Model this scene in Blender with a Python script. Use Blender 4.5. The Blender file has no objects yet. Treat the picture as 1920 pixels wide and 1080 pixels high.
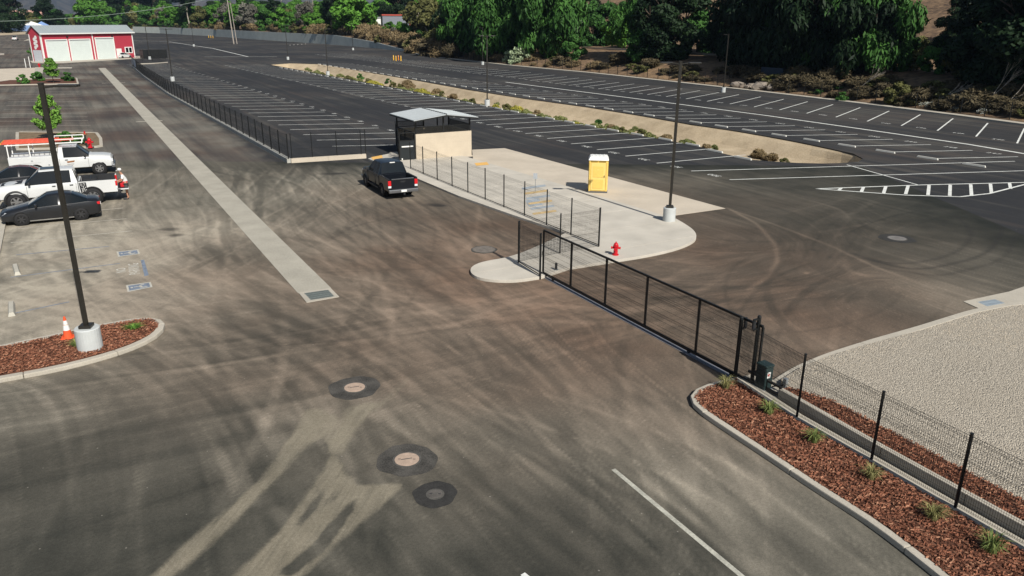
import bpy, bmesh, math, random
import numpy as np
from mathutils import Vector, Matrix
from mathutils.geometry import tessellate_polygon

random.seed(7); RNG = np.random.default_rng(11)
scene = bpy.context.scene
COL = scene.collection
R = math.radians

# ------------------------------------------------------------------ camera
CAM_H, F_PX, PITCH, ROLL = 10.2, 1448.0, R(19.21), R(0.42)
cam_d = bpy.data.cameras.new('camera'); cam = bpy.data.objects.new('camera', cam_d); COL.objects.link(cam)
cam_d.sensor_width = 36.0; cam_d.lens = 36.0 * F_PX / 1920.0
cam_d.clip_start = 0.1; cam_d.clip_end = 30000
_cp, _sp = math.cos(PITCH), math.sin(PITCH)
FWD = Vector((0, _cp, -_sp)); _up0 = Vector((0, _sp, _cp)); _rt0 = Vector((1, 0, 0))
RT = _rt0 * math.cos(ROLL) + _up0 * math.sin(ROLL); UP = _up0 * math.cos(ROLL) - _rt0 * math.sin(ROLL)
_m = Matrix((RT, UP, -FWD)).transposed().to_4x4(); _m.translation = (0, 0, CAM_H)
cam.matrix_world = _m; scene.camera = cam
# ------------------------------------------------------------------ world, sun, exposure
SUN_AZ, SUN_EL = R(-59.0), R(41.0)
SUNV = Vector((math.cos(SUN_AZ) * math.cos(SUN_EL), math.sin(SUN_AZ) * math.cos(SUN_EL), math.sin(SUN_EL)))
world = bpy.data.worlds.new('World'); scene.world = world; world.use_nodes = True
nt = world.node_tree; bg = nt.nodes['Background']
sky = nt.nodes.new('ShaderNodeTexSky'); sky.sky_type = 'NISHITA'; sky.sun_disc = False
sky.sun_elevation = SUN_EL; sky.sun_rotation = math.atan2(SUNV.x, SUNV.y)
sky.air_density = 1.0; sky.dust_density = 1.5
nt.links.new(sky.outputs[0], bg.inputs[0]); bg.inputs[1].default_value = 0.05
sun_d = bpy.data.lights.new('sun', 'SUN'); sun_d.energy = 5.0; sun_d.angle = R(0.53); sun_d.color = (1.0, 0.955, 0.88)
sun = bpy.data.objects.new('sun', sun_d); COL.objects.link(sun)
sun.rotation_euler = (-SUNV).to_track_quat('-Z', 'Y').to_euler(); sun.location = (20, -30, 60)
scene.view_settings.view_transform = 'Standard'; scene.view_settings.look = 'None'
scene.view_settings.exposure = 0.25; scene.view_settings.gamma = 1.0
scene.render.engine = 'CYCLES'

# ------------------------------------------------------------------ helpers
def G(x, y, z=0.0):
    """ground point seen at photo pixel (x, y) on the level z"""
    d = FWD * F_PX + RT * (x - 960) + UP * (540 - y)
    t = (z - CAM_H) / d.z
    return Vector((d.x * t, d.y * t, z))
def G2(x, y, z=0.0): g = G(x, y, z); return (g.x, g.y)
def HPX(g, ytop):
    """height above point g whose top shows at photo row ytop"""
    lo, hi = 0.0, 60.0
    for _ in range(40):
        m = (lo + hi) / 2; v = Vector((g.x, g.y, g.z + m - CAM_H))
        if 540 - F_PX * v.dot(UP) / v.dot(FWD) > ytop: lo = m
        else: hi = m
    return lo
D = Vector((math.cos(R(120)), math.sin(R(120)), 0)); N = Vector((math.cos(R(30)), math.sin(R(30)), 0))

class MB:
    def __init__(s): s.v = []; s.f = []
    def add(s, vs, fs):
        o = len(s.v); s.v += [tuple(v) for v in vs]; s.f += [tuple(i + o for i in f) for f in fs]; return s
    def box(s, x0, x1, y0, y1, z0, z1):
        return s.add([(x0,y0,z0),(x1,y0,z0),(x1,y1,z0),(x0,y1,z0),(x0,y0,z1),(x1,y0,z1),(x1,y1,z1),(x0,y1,z1)],
                     [(0,3,2,1),(4,5,6,7),(0,1,5,4),(1,2,6,5),(2,3,7,6),(3,0,4,7)])
    def bar(s, p, q, w, h=None, up=(0,0,1)):
        """rectangular bar from p to q"""
        p, q = Vector(p), Vector(q); h = h or w; d = (q - p).normalized()
        u = Vector(up)
        if abs(d.dot(u)) > 0.98: u = Vector((1, 0, 0))
        a = d.cross(u).normalized() * w / 2; b = a.cross(d).normalized() * h / 2
        vs = [p-a-b, p+a-b, p+a+b, p-a+b, q-a-b, q+a-b, q+a+b, q-a+b]
        return s.add(vs, [(0,1,2,3)[::-1],(4,5,6,7),(0,1,5,4),(1,2,6,5),(2,3,7,6),(3,0,4,7)])
    def tube(s, p, q, r, n=8, r2=None, caps=True):
        p, q = Vector(p), Vector(q); r2 = r if r2 is None else r2; d = (q - p).normalized()
        u = Vector((0, 0, 1)) if abs(d.z) < 0.95 else Vector((1, 0, 0))
        a = d.cross(u).normalized(); b = a.cross(d).normalized()
        vs = []
        for c, rr in ((p, r), (q, r2)):
            for i in range(n):
                t = 2 * math.pi * i / n; vs.append(c + a * math.cos(t) * rr + b * math.sin(t) * rr)
        fs = [(i, (i+1) % n, n + (i+1) % n, n + i) for i in range(n)]
        if caps: fs += [tuple(range(n))[::-1], tuple(range(n, 2*n))]
        return s.add(vs, fs)
    def wire(s, p, q, r):
        return s.tube(p, q, r, 3, caps=False)
    def lathe(s, prof, n=20, o=(0,0,0)):
        vs = []; 
        for r, z in prof:
            for i in range(n):
                t = 2*math.pi*i/n; vs.append((o[0]+r*math.cos(t), o[1]+r*math.sin(t), o[2]+z))
        fs = []
        for k in range(len(prof)-1):
            for i in range(n): fs.append((k*n+i, k*n+(i+1)%n, (k+1)*n+(i+1)%n, (k+1)*n+i))
        fs.append(tuple(range(n))[::-1]); fs.append(tuple((len(prof)-1)*n+i for i in range(n)))
        return s.add(vs, fs)
    def prism(s, poly, z0, z1):
        n = len(poly)
        a = sum(poly[i][0]*poly[(i+1)%n][1]-poly[(i+1)%n][0]*poly[i][1] for i in range(n))
        if a < 0: poly = poly[::-1]
        zf0 = z0 if callable(z0) else (lambda x, y: z0); zf1 = z1 if callable(z1) else (lambda x, y: z1)
        vs = [(p[0], p[1], zf0(*p[:2])) for p in poly] + [(p[0], p[1], zf1(*p[:2])) for p in poly]
        fs = [(i, (i+1)%n, n+(i+1)%n, n+i) for i in range(n)]
        tri = tessellate_polygon([[Vector((p[0], p[1], 0)) for p in poly]])
        for t in tri:
            t = tuple(t); c = (Vector(vs[t[1]])-Vector(vs[t[0]])).cross(Vector(vs[t[2]])-Vector(vs[t[0]]))
            if c.z < 0: t = t[::-1]
            fs.append(tuple(n+i for i in t)); fs.append(t[::-1])
        return s.add(vs, fs)
    def side(s, prof, y0, y1):
        """profile in x,z extruded along y"""
        n = len(prof)
        vs = [(x, y0, z) for x, z in prof] + [(x, y1, z) for x, z in prof]
        fs = [(i, (i+1)%n, n+(i+1)%n, n+i) for i in range(n)]
        for t in tessellate_polygon([[Vector((x, z, 0)) for x, z in prof]]):
            fs.append(tuple(t)); fs.append(tuple(n+i for i in t)[::-1])
        return s.add(vs, fs)
    def mesh(s, name, mat, smooth=False, bevel=0):
        me = bpy.data.meshes.new(name); me.from_pydata(s.v, [], s.f)
        if bevel or smooth:
            bm = bmesh.new(); bm.from_mesh(me)
            if bevel:
                bmesh.ops.recalc_face_normals(bm, faces=bm.faces)
                es = [e for e in bm.edges if len(e.link_faces) == 2 and e.calc_face_angle(0) > 0.5]
                bmesh.ops.bevel(bm, geom=es, offset=bevel, segments=2, profile=0.6, affect='EDGES', clamp_overlap=True)
            bm.to_mesh(me); bm.free()
        if smooth:
            for p in me.polygons: p.use_smooth = True
        if mat: me.materials.append(mat)
        me.update(); return me

def link(name, data, parent=None, loc=None, rot=None, scale=None):
    o = bpy.data.objects.new(name, data); COL.objects.link(o)
    if parent: o.parent = parent
    if loc is not None: o.location = loc
    if rot is not None: o.rotation_euler = rot if hasattr(rot, '__len__') else (0, 0, rot)
    if scale is not None: o.scale = scale if hasattr(scale, '__len__') else (scale,)*3
    return o
def obj(name, mb, mat, parent=None, smooth=False, bevel=0, **k):
    return link(name, mb.mesh(name, mat, smooth, bevel), parent, **k)
def tag(o, label, cat, group=None):
    o['label'] = label; o['category'] = cat
    if group: o['group'] = group
    return o
def thing(name, label, cat, loc=(0,0,0), rot=0, group=None):
    return tag(link(name, None, None, loc, rot), label, cat, group)
def struct(o, kind='structure'): o['kind'] = kind; return o
def copy_tree(o, parent=None):
    c = o.copy(); COL.objects.link(c); c.parent = parent
    for ch in list(o.children): copy_tree(ch, c)
    return c

# ------------------------------------------------------------------ materials
def nodes(m):
    m.use_nodes = True; t = m.node_tree; return t, t.nodes, t.links, t.nodes['Principled BSDF']
MATS = {}
def mat(name, col, rough=0.6, metal=0.0, var=0.12, scale=3.0, fine=40.0, bump=0.0, spec=0.4, tint=None, coat=0.0, trans=0.0):
    if name in MATS: return MATS[name]
    m = bpy.data.materials.new(name); t, n, l, b = nodes(m)
    geo = n.new('ShaderNodeNewGeometry')
    n1 = n.new('ShaderNodeTexNoise'); n1.inputs['Scale'].default_value = scale; n1.inputs['Detail'].default_value = 5
    n2 = n.new('ShaderNodeTexNoise'); n2.inputs['Scale'].default_value = fine; n2.inputs['Detail'].default_value = 3
    for q in (n1, n2): l.new(geo.outputs['Position'], q.inputs['Vector'])
    add = n.new('ShaderNodeMath'); add.operation = 'ADD'; l.new(n1.outputs[0], add.inputs[0]); l.new(n2.outputs[0], add.inputs[1])
    mr = n.new('ShaderNodeMapRange'); mr.inputs[1].default_value = 0.7; mr.inputs[2].default_value = 1.3
    l.new(add.outputs[0], mr.inputs[0])
    mix = n.new('ShaderNodeMix'); mix.data_type = 'RGBA'
    tc = tint or col
    mix.inputs[6].default_value = (*[max(0, c*(1-var)) for c in col], 1); mix.inputs[7].default_value = (*[min(1, c*(1+var)) for c in tc], 1)
    l.new(mr.outputs[0], mix.inputs[0]); l.new(mix.outputs[2], b.inputs['Base Color'])
    b.inputs['Roughness'].default_value = rough; b.inputs['Metallic'].default_value = metal
    b.inputs['Specular IOR Level'].default_value = spec; b.inputs['Coat Weight'].default_value = coat
    if bump:
        bp = n.new('ShaderNodeBump'); bp.inputs['Strength'].default_value = bump; bp.inputs['Distance'].default_value = 0.02
        l.new(n2.outputs[0], bp.inputs['Height']); l.new(bp.outputs[0], b.inputs['Normal'])
    MATS[name] = m; return m

M_CONC = mat('concrete', (0.42, 0.385, 0.32), 0.9, var=0.16, scale=0.6, fine=25, bump=0.15)
M_WALK = mat('walk_concrete', (0.49, 0.455, 0.39), 0.9, var=0.16, scale=0.7, fine=30, bump=0.1)
M_APRON = mat('apron_concrete', (0.51, 0.445, 0.355), 0.9, var=0.15, scale=0.4, fine=22, bump=0.1)
M_SWALE = mat('swale_concrete', (0.37, 0.345, 0.285), 0.9, var=0.16, scale=0.8, fine=14, bump=0.1)
M_BASE = mat('pole_base_concrete', (0.47, 0.49, 0.48), 0.85, var=0.1, scale=3, fine=40, bump=0.1)
M_GREYWALL = mat('grey_wall_concrete', (0.42, 0.45, 0.42), 0.9, var=0.12, scale=0.3, fine=4)
M_CMU = mat('cream_masonry', (0.50, 0.43, 0.33), 0.9, var=0.08, scale=1.2, fine=30, bump=0.15)
M_BLK = mat('black_powder_coat', (0.010, 0.011, 0.011), 0.45, var=0.3, scale=6)
M_POLE = mat('bronze_pole_paint', (0.022, 0.020, 0.016), 0.4, var=0.2, scale=5)
M_GALV = mat('galvanised_steel', (0.42, 0.45, 0.46), 0.45, 0.7, var=0.15, scale=6)
M_ROOF = mat('grey_roof_metal', (0.42, 0.45, 0.46), 0.5, 0.1, var=0.05, scale=2)
M_WHITE = mat('white_paint', (0.75, 0.75, 0.72), 0.5, var=0.06, scale=4)
M_LINE = mat('line_paint', (0.66, 0.67, 0.63), 0.8, var=0.22, scale=2.5, fine=18)
M_LINED = mat('dusty_line_paint', (0.40, 0.37, 0.31), 0.85, var=0.35, scale=3, fine=15)
M_YEL = mat('yellow_plastic', (0.74, 0.52, 0.13), 0.45, var=0.08, scale=3)
M_YEL2 = mat('yellow_plastic_door', (0.78, 0.58, 0.18), 0.45, var=0.06, scale=3)
M_SAFETY = mat('safety_yellow', (0.75, 0.42, 0.03), 0.5, var=0.1)
M_RED = mat('hydrant_red', (0.50, 0.012, 0.020), 0.4, var=0.15, scale=8)
M_ORANGE = mat('cone_orange', (0.75, 0.10, 0.03), 0.55, var=0.15, scale=8)
M_BLUEP = mat('blue_marking', (0.17, 0.205, 0.26), 0.85, var=0.35, scale=5, fine=20)
M_YELP = mat('faded_yellow_marking', (0.55, 0.40, 0.20), 0.85, var=0.3, scale=3, fine=16)
M_BLUEF = mat('faded_blue_marking', (0.33, 0.37, 0.40), 0.85, var=0.2, scale=3, fine=16)
M_PAD = mat('tactile_pad', (0.72, 0.42, 0.12), 0.8, var=0.15)
M_RUB = mat('tyre_rubber', (0.013, 0.013, 0.014), 0.8, var=0.3, scale=10)
M_GLASS = mat('tinted_glass', (0.007, 0.010, 0.012), 0.08, var=0.1, spec=0.45)
M_CHROME = mat('chrome', (0.65, 0.66, 0.67), 0.18, 0.95, var=0.05)
M_DKPL = mat('dark_plastic', (0.02, 0.021, 0.023), 0.55, var=0.2)
M_RIM = mat('alloy_rim', (0.38, 0.38, 0.38), 0.35, 0.8, var=0.1)
M_LAMP = mat('tail_lamp', (0.55, 0.015, 0.02), 0.2, var=0.1)
M_HEAD = mat('head_lamp', (0.62, 0.64, 0.66), 0.15, var=0.1)
M_SOIL = mat('dry_soil', (0.20, 0.135, 0.085), 0.95, var=0.4, scale=0.35, fine=3, bump=0.5)
M_SAND = mat('basin_sand', (0.39, 0.30, 0.19), 0.95, var=0.22, scale=0.5, fine=9, bump=0.5, tint=(0.42, 0.34, 0.23))
M_MULCH = mat('bark_mulch', (0.11, 0.045, 0.025), 0.9, var=0.6, scale=6, fine=28, bump=1.0)
M_CHIP = mat('bark_chip', (0.20, 0.078, 0.042), 0.85, var=0.6, scale=9, fine=30)
M_DGRN = mat('dark_green_box', (0.018, 0.035, 0.035), 0.45, var=0.15)

# ------------------------------------------------------------------ asphalt
def asphalt_material(name, attr):
    m = bpy.data.materials.new(name); t, n, l, b = nodes(m)
    geo = n.new('ShaderNodeNewGeometry'); P = geo.outputs['Position']
    def noise(sc, det=5, vec=None, rough=0.55):
        q = n.new('ShaderNodeTexNoise'); q.inputs['Scale'].default_value = sc; q.inputs['Detail'].default_value = det
        q.inputs['Roughness'].default_value = rough; l.new(vec or P, q.inputs['Vector']); return q.outputs[0]
    def rng(v, a, b_, c=0., d=1.):
        q = n.new('ShaderNodeMapRange'); q.interpolation_type = 'SMOOTHSTEP'
        for i, x in zip((1, 2, 3, 4), (a, b_, c, d)): q.inputs[i].default_value = x
        l.new(v, q.inputs[0]); return q.outputs[0]
    def math_(op, a, b_):
        q = n.new('ShaderNodeMath'); q.operation = op
        for i, x in enumerate((a, b_)):
            if isinstance(x, (int, float)): q.inputs[i].default_value = x
            else: l.new(x, q.inputs[i])
        return q.outputs[0]
    def mix(f, a, b_):
        q = n.new('ShaderNodeMix'); q.data_type = 'RGBA'
        if isinstance(f, (int, float)): q.inputs[0].default_value = f
        else: l.new(f, q.inputs[0])
        for i, x in ((6, a), (7, b_)):
            if isinstance(x, tuple): q.inputs[i].default_value = (*x, 1)
            else: l.new(x, q.inputs[i])
        return q.outputs[2]
    rot = n.new('ShaderNodeMapping'); rot.inputs['Rotation'].default_value = (0, 0, R(-120)); l.new(P, rot.inputs[0])
    strech = n.new('ShaderNodeMapping'); strech.inputs['Scale'].default_value = (0.035, 0.9, 1); l.new(rot.outputs[0], strech.inputs[0])
    streaks = noise(1.0, 6, strech.outputs[0], 0.65)
    big = noise(0.035, 5); mid = noise(0.5, 6); fine = noise(26, 4, None, 0.7); grit = noise(110, 2)
    clean = mix(rng(math_('ADD', big, math_('MULTIPLY', mid, 0.5)), 0.55, 1.0), (0.027, 0.0285, 0.0315), (0.040, 0.0405, 0.042))
    if attr: clean = mix(rng(math_('ADD', big, math_('MULTIPLY', mid, 0.5)), 0.55, 1.0), (0.017, 0.0195, 0.0168), (0.029, 0.031, 0.027))
    far_d = math_('MULTIPLY', rng(math_('ADD', math_('MULTIPLY', streaks, 0.7), math_('MULTIPLY', big, 0.5)), 0.52, 0.88), 0.10 if attr else 0.22)
    dp = n.new('ShaderNodeVectorMath'); dp.operation = 'DOT_PRODUCT'; l.new(P, dp.inputs[0]); dp.inputs[1].default_value = (N.x, N.y, 0)
    side = rng(math_('ADD', dp.outputs['Value'], math_('MULTIPLY', math_('SUBTRACT', mid, 0.5), 3.0)), 14.0, 12.5)
    sy = n.new('ShaderNodeSeparateXYZ'); l.new(P, sy.inputs[0]); side = math_('MULTIPLY', side, rng(sy.outputs['Y'], 44.0, 60.0))      # west of the lot fence: dusty service yard
    far_d = math_('MAXIMUM', far_d, math_('MULTIPLY', side, rng(math_('ADD', math_('MULTIPLY', streaks, 0.8), math_('MULTIPLY', noise(0.09, 5), 0.6)), 0.40, 1.0, 0.06, 0.42)))
    if attr:
        at = n.new('ShaderNodeAttribute'); at.attribute_name = 'dust'
        dust = math_('ADD', math_('MULTIPLY', at.outputs['Fac'], 1.0), math_('MULTIPLY', math_('SUBTRACT', mid, 0.5), 0.16))
        dust = math_('MAXIMUM', dust, far_d)
    else: dust = far_d
    warm = rng(noise(0.12, 3), 0.35, 0.7)
    if attr:
        wa = n.new('ShaderNodeAttribute'); wa.attribute_name = 'warm'; warm = math_('ADD', math_('MULTIPLY', warm, 0.25), math_('MULTIPLY', wa.outputs['Fac'], 0.85))
    dcol = mix(warm, (0.43, 0.39, 0.31), (0.235, 0.155, 0.108))
    col = mix(math_('MINIMUM', math_('MAXIMUM', dust, 0.0), 1.0), clean, dcol)
    if attr:
        asp = n.new('ShaderNodeAttribute'); asp.attribute_name = 'silt'
        r2 = n.new('ShaderNodeMapping'); r2.inputs['Rotation'].default_value = (0, 0, R(-80)); l.new(P, r2.inputs[0])
        s2 = n.new('ShaderNodeMapping'); s2.inputs['Scale'].default_value = (0.5, 6.5, 1); l.new(r2.outputs[0], s2.inputs[0]); run = noise(1.0, 5, s2.outputs[0], 0.6)
        s3 = n.new('ShaderNodeMapping'); s3.inputs['Scale'].default_value = (0.35, 2.0, 1); l.new(r2.outputs[0], s3.inputs[0]); run2 = noise(1.0, 3, s3.outputs[0], 0.6)
        e = math_('ADD', asp.outputs['Fac'], math_('ADD', math_('MULTIPLY', math_('SUBTRACT', noise(3.0, 6, None, 0.75), 0.5), 0.5), math_('MULTIPLY', math_('SUBTRACT', run2, 0.5), 0.9)))
        sil = math_('MULTIPLY', math_('MULTIPLY', rng(e, 0.12, 0.82), rng(asp.outputs['Fac'], 0.02, 0.45)), rng(run, 0.30, 0.62, 0.62, 1.0))
        scol = mix(noise(1.3, 6), (0.17, 0.150, 0.108), (0.34, 0.30, 0.225))
        col = mix(math_('MULTIPLY', sil, math_('ADD', 0.50, math_('MULTIPLY', mid, 0.65))), col, scol)
        dk = n.new('ShaderNodeAttribute'); dk.attribute_name = 'dark'
        col = mix(math_('MULTIPLY', dk.outputs['Fac'], 0.75), col, (0.022, 0.022, 0.022))
    col = mix(math_('MULTIPLY', rng(fine, 0.40, 0.75), 0.13), col, (0.085, 0.08, 0.072))
    col = mix(math_('MULTIPLY', rng(grit, 0.56, 0.74), 0.5), col, (0.012, 0.012, 0.012))
    gm = n.new('ShaderNodeMix'); gm.data_type = 'RGBA'; gm.blend_type = 'MULTIPLY'; gm.inputs[0].default_value = 1.0; l.new(col, gm.inputs[6])
    gv = math_('ADD', math_('MULTIPLY', noise(12, 4, None, 0.8), 0.45), math_('MULTIPLY', noise(34, 3, None, 0.85), 0.55))
    gc = n.new('ShaderNodeCombineColor'); gr = rng(gv, 0.34, 0.66, 0.76, 1.24)
    for k in range(3): l.new(gr, gc.inputs[k])
    l.new(gc.outputs[0], gm.inputs[7]); col = gm.outputs[2]
    spk = n.new('ShaderNodeTexVoronoi'); spk.inputs['Scale'].default_value = 1.9; l.new(P, spk.inputs['Vector'])
    col = mix(math_('MULTIPLY', rng(spk.outputs['Distance'], 0.045, 0.02), 0.5), col, (0.4, 0.37, 0.32))
    l.new(col, b.inputs['Base Color'])
    b.inputs['Roughness'].default_value = 0.93; b.inputs['Specular IOR Level'].default_value = 0.15
    bp = n.new('ShaderNodeBump'); bp.inputs['Strength'].default_value = 0.35; bp.inputs['Distance'].default_value = 0.01
    l.new(grit, bp.inputs['Height']); l.new(bp.outputs[0], b.inputs['Normal'])
    return m
M_ASPH_N = asphalt_material('dusty_asphalt', True)
M_ASPH_F = asphalt_material('dark_asphalt', False)
M_PATCH = mat('patched_asphalt', (0.060, 0.056, 0.049), 0.95, var=0.65, scale=2.2, fine=30, bump=0.4)
M_PATCHD = mat('black_asphalt_patch', (0.030, 0.029, 0.027), 0.95, var=0.4, scale=5, fine=30, bump=0.4)
M_DUSTC = mat('dusty_iron_cover', (0.40, 0.30, 0.23), 0.9, var=0.2, scale=8, fine=40, bump=0.3)
M_IRON = mat('iron_cover', (0.10, 0.095, 0.085), 0.8, 0.2, var=0.3, scale=8, fine=40, bump=0.4)

# ------------------------------------------------------------------ basin outline (counter-clockwise)
BASIN = [G2(x, y) for x, y in [(505,121),(560,131),(640,146),(760,168),(860,187),(960,208),(1060,228),(1157,247),(1256,264),(1308,274),(1353,287),(1403,299),(1480,305),(1560,307),(1610,303),(1618,297),(1600,288),(1560,279),(1508,268),(1455,258),(1380,245),(1297,233),(1200,216),(1100,200),(982,184),(880,168),(780,150),(680,133),(600,120),(545,118)]]
def area(p): return sum(p[i][0]*p[(i+1)%len(p)][1]-p[(i+1)%len(p)][0]*p[i][1] for i in range(len(p)))/2
if area(BASIN) < 0: BASIN = BASIN[::-1]

def holed(outer, holes, z):
    loops = [[Vector((x, y, z)) for x, y in outer]] + [[Vector((x, y, z)) for x, y in h] for h in holes]
    flat = [v for lp in loops for v in lp]
    fs = []
    for t in tessellate_polygon(loops):
        a, b_, c = (flat[i] for i in t)
        fs.append(tuple(t) if (b_-a).cross(c-a).z > 0 else tuple(t)[::-1])
    mb = MB(); mb.add(flat, fs); return mb

# boundary of the lot: right kerb, then retaining wall
KERB = [(85,-40),(78,0),(69,35),(59.5,65)] + [G2(x, y) for x, y in [(1920,235),(1800,219),(1600,194),(1440,175),(1300,159),(1100,137),(960,124),(880,115),(820,108),(790,104),(767,98)]]
WALLP = [G2(x, y) for x, y in [(700,90),(600,82),(540,78),(480,74),(400,68),(300,62.5),(250,61)]]
BOUND = KERB + WALLP
NX0, NX1, NY0, NY1, NST = -42.0, 26.0, 8.0, 57.5, 0.08
lot_outer = BOUND + [(-420, 560), (-420, -60), (85, -60)]
near_rect = [(NX0,NY0),(NX1,NY0),(NX1,NY1),(NX0,NY1)]
lot = struct(obj('parking_lot', holed(lot_outer, [near_rect, BASIN], 0.0), M_ASPH_F))
ground_mat = mat('dry_ground', (0.22, 0.17, 0.11), 0.95, var=0.4, scale=0.02, fine=0.4, tint=(0.14, 0.16, 0.08))
struct(obj('ground', holed([(-9000,-9000),(9000,-9000),(9000,9000),(-9000,9000)], [BASIN], -0.06), ground_mat))

# near part with its tyre dust, silt flows and dark tracks
nx = int((NX1-NX0)/NST)+1; ny = int((NY1-NY0)/NST)+1
gx = np.linspace(NX0, NX1, nx); gy = np.linspace(NY0, NY1, ny); GX, GY = np.meshgrid(gx, gy)
def blur(a, s):
    k = int(3*s)+1; w = np.exp(-0.5*(np.arange(-k, k+1)/s)**2); w /= w.sum()
    for ax in (0, 1):
        p = [(0, 0), (0, 0)]; p[ax] = (k, k); b_ = np.pad(a, p, mode='edge')
        a = sum(w[i]*np.take(b_, np.arange(i, i+a.shape[ax]), axis=ax) for i in range(2*k+1))
    return a
ctrl = [(0,560,1.7),(60,480,1.7),(20,400,1.4),(150,520,1.3),(250,480,1.0),(320,560,.8),(40,600,1.6),(120,460,1.3),(80,540,1.6),(200,440,1.0),(-60,500,1.6),(60,640,1.2),(180,590,1.0),(250,400,.50),(300,340,.42),(60,650,.60),(380,620,.50),(200,700,.34),(60,760,.30),(20,900,.12),(150,900,.13),(300,820,.18),(400,760,.28),(480,640,.38),(400,480,.42),(400,380,.36),(450,330,.32),
 (540,640,.36),(560,400,.40),(640,320,.40),(700,480,.46),(800,420,.42),(900,420,.46),(930,490,.85),(850,540,.62),(980,560,.85),(800,620,.55),(880,600,.66),(1000,640,.62),(700,700,.36),(900,720,.55),(1020,720,.62),(1100,640,.52),(1200,680,.5),(1180,780,.6),(1100,820,.5),(960,820,.36),
 (640,860,.26),(610,780,.6),(720,740,.6),(780,700,.62),(850,960,.20),(500,900,.14),(400,1000,.09),(250,1040,.07),(100,1040,.07),(700,1040,.10),(900,1060,.07),(1050,960,.12),(1050,1060,.07),(1180,960,.22),(1250,900,.48),(1400,920,.46),(1300,1040,.14),(1450,1040,.20),(1600,1020,.30),(1700,1060,.28),
 (1300,480,.44),(1350,560,.34),(1420,620,.45),(1500,640,.62),(1450,520,.28),(1600,600,.40),(1650,560,.26),(1780,560,.55),(1860,530,.22),(1500,420,.13),(1600,450,.17),(1700,400,.09),(1850,420,.10),(1400,400,.18),(1320,420,.36),(1500,340,.10),(1700,340,.07),(1900,360,.07),(1120,270,.14),(880,330,.30),(560,310,.34)]
num = np.zeros_like(GX); den = np.zeros_like(GX)
for x, y, v in ctrl:
    g = G(x, y); d2 = (GX-g.x)**2+(GY-g.y)**2; s = 0.35*(g.y/20)**2
    w = 1/(d2+s+0.6)**1.6; num += w*v; den += w
dust = np.minimum(num/den, .90)
def vnoise(cell, seed, ang=0, stretch=1.0):
    r = np.random.default_rng(seed); c, s = math.cos(ang), math.sin(ang)
    u = ((GX*c+GY*s)/(cell*stretch))+500; v = ((-GX*s+GY*c)/cell)+500
    i, j = np.floor(u).astype(int), np.floor(v).astype(int); fu, fv = u-i, v-j
    fu, fv = fu*fu*(3-2*fu), fv*fv*(3-2*fv); T = r.random((1024, 1024))
    g = lambda a, b_: T[(j+b_) % 1024, (i+a) % 1024]
    return (g(0,0)*(1-fu)+g(1,0)*fu)*(1-fv)+(g(0,1)*(1-fu)+g(1,1)*fu)*fv
fb = sum(vnoise(c, k)*a for k, (c, a) in enumerate([(6,.35),(2.5,.3),(1.1,.2),(.5,.15)]))
dust *= 0.62+0.76*fb
# tyre tracks
def splat(arr, xs, ys, amp):
    u = (xs-NX0)/NST; v = (ys-NY0)/NST; i = np.floor(u).astype(int); j = np.floor(v).astype(int)
    ok = (i >= 0) & (j >= 0) & (i < nx-1) & (j < ny-1); i, j, u, v = i[ok], j[ok], u[ok]-i[ok], v[ok]-j[ok]; a = amp[ok]
    for di, dj, w in ((0,0,(1-u)*(1-v)),(1,0,u*(1-v)),(0,1,(1-u)*v),(1,1,u*v)): np.add.at(arr, (j+dj, i+di), a*w)
def hermite(p, a, q, b_, n):
    t = np.linspace(0, 1, n); L = math.hypot(q[0]-p[0], q[1]-p[1])*1.15
    h = (2*t**3-3*t**2+1, t**3-2*t**2+t, -2*t**3+3*t**2, t**3-t**2)
    return tuple(h[0]*p[k]+h[1]*L*(math.cos(a), math.sin(a))[k]+h[2]*q[k]+h[3]*L*(math.cos(b_), math.sin(b_))[k] for k in (0, 1))
ENDS = {'aisle': ((-20,66),-60,(3.2,3)), 'left_aisle': ((-33,62),-60,(2,3)), 'exit_r': ((7,6),-62,(2.2,2)), 'exit_l': ((-34,13),190,(1.5,4)), 'gate': ((15,33),30,(1.5,2.5)), 'lot': ((-31,30),205,(2,3.5)), 'bottom': ((-3,2),250,(4,1)), 'rlot': ((24,45),10,(1.5,3))}
PATHS = [('aisle','exit_r',34),('aisle','exit_l',22),('gate','exit_l',26),('gate','aisle',14),('lot','exit_r',22),('lot','exit_l',34),('gate','exit_r',14),('lot','gate',16),('left_aisle','lot',14),('left_aisle','exit_r',18),('aisle','bottom',16),('gate','rlot',18),('lot','bottom',14),('left_aisle','exit_l',16)]
fl_c = np.full_like(GX, math.cos(R(-120))*2.0); fl_s = np.full_like(GX, math.sin(R(-120))*2.0); thin = np.zeros_like(GX); wide = np.zeros_like(GX); darkt = np.zeros_like(GX)
rr = random.Random(5)
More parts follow.
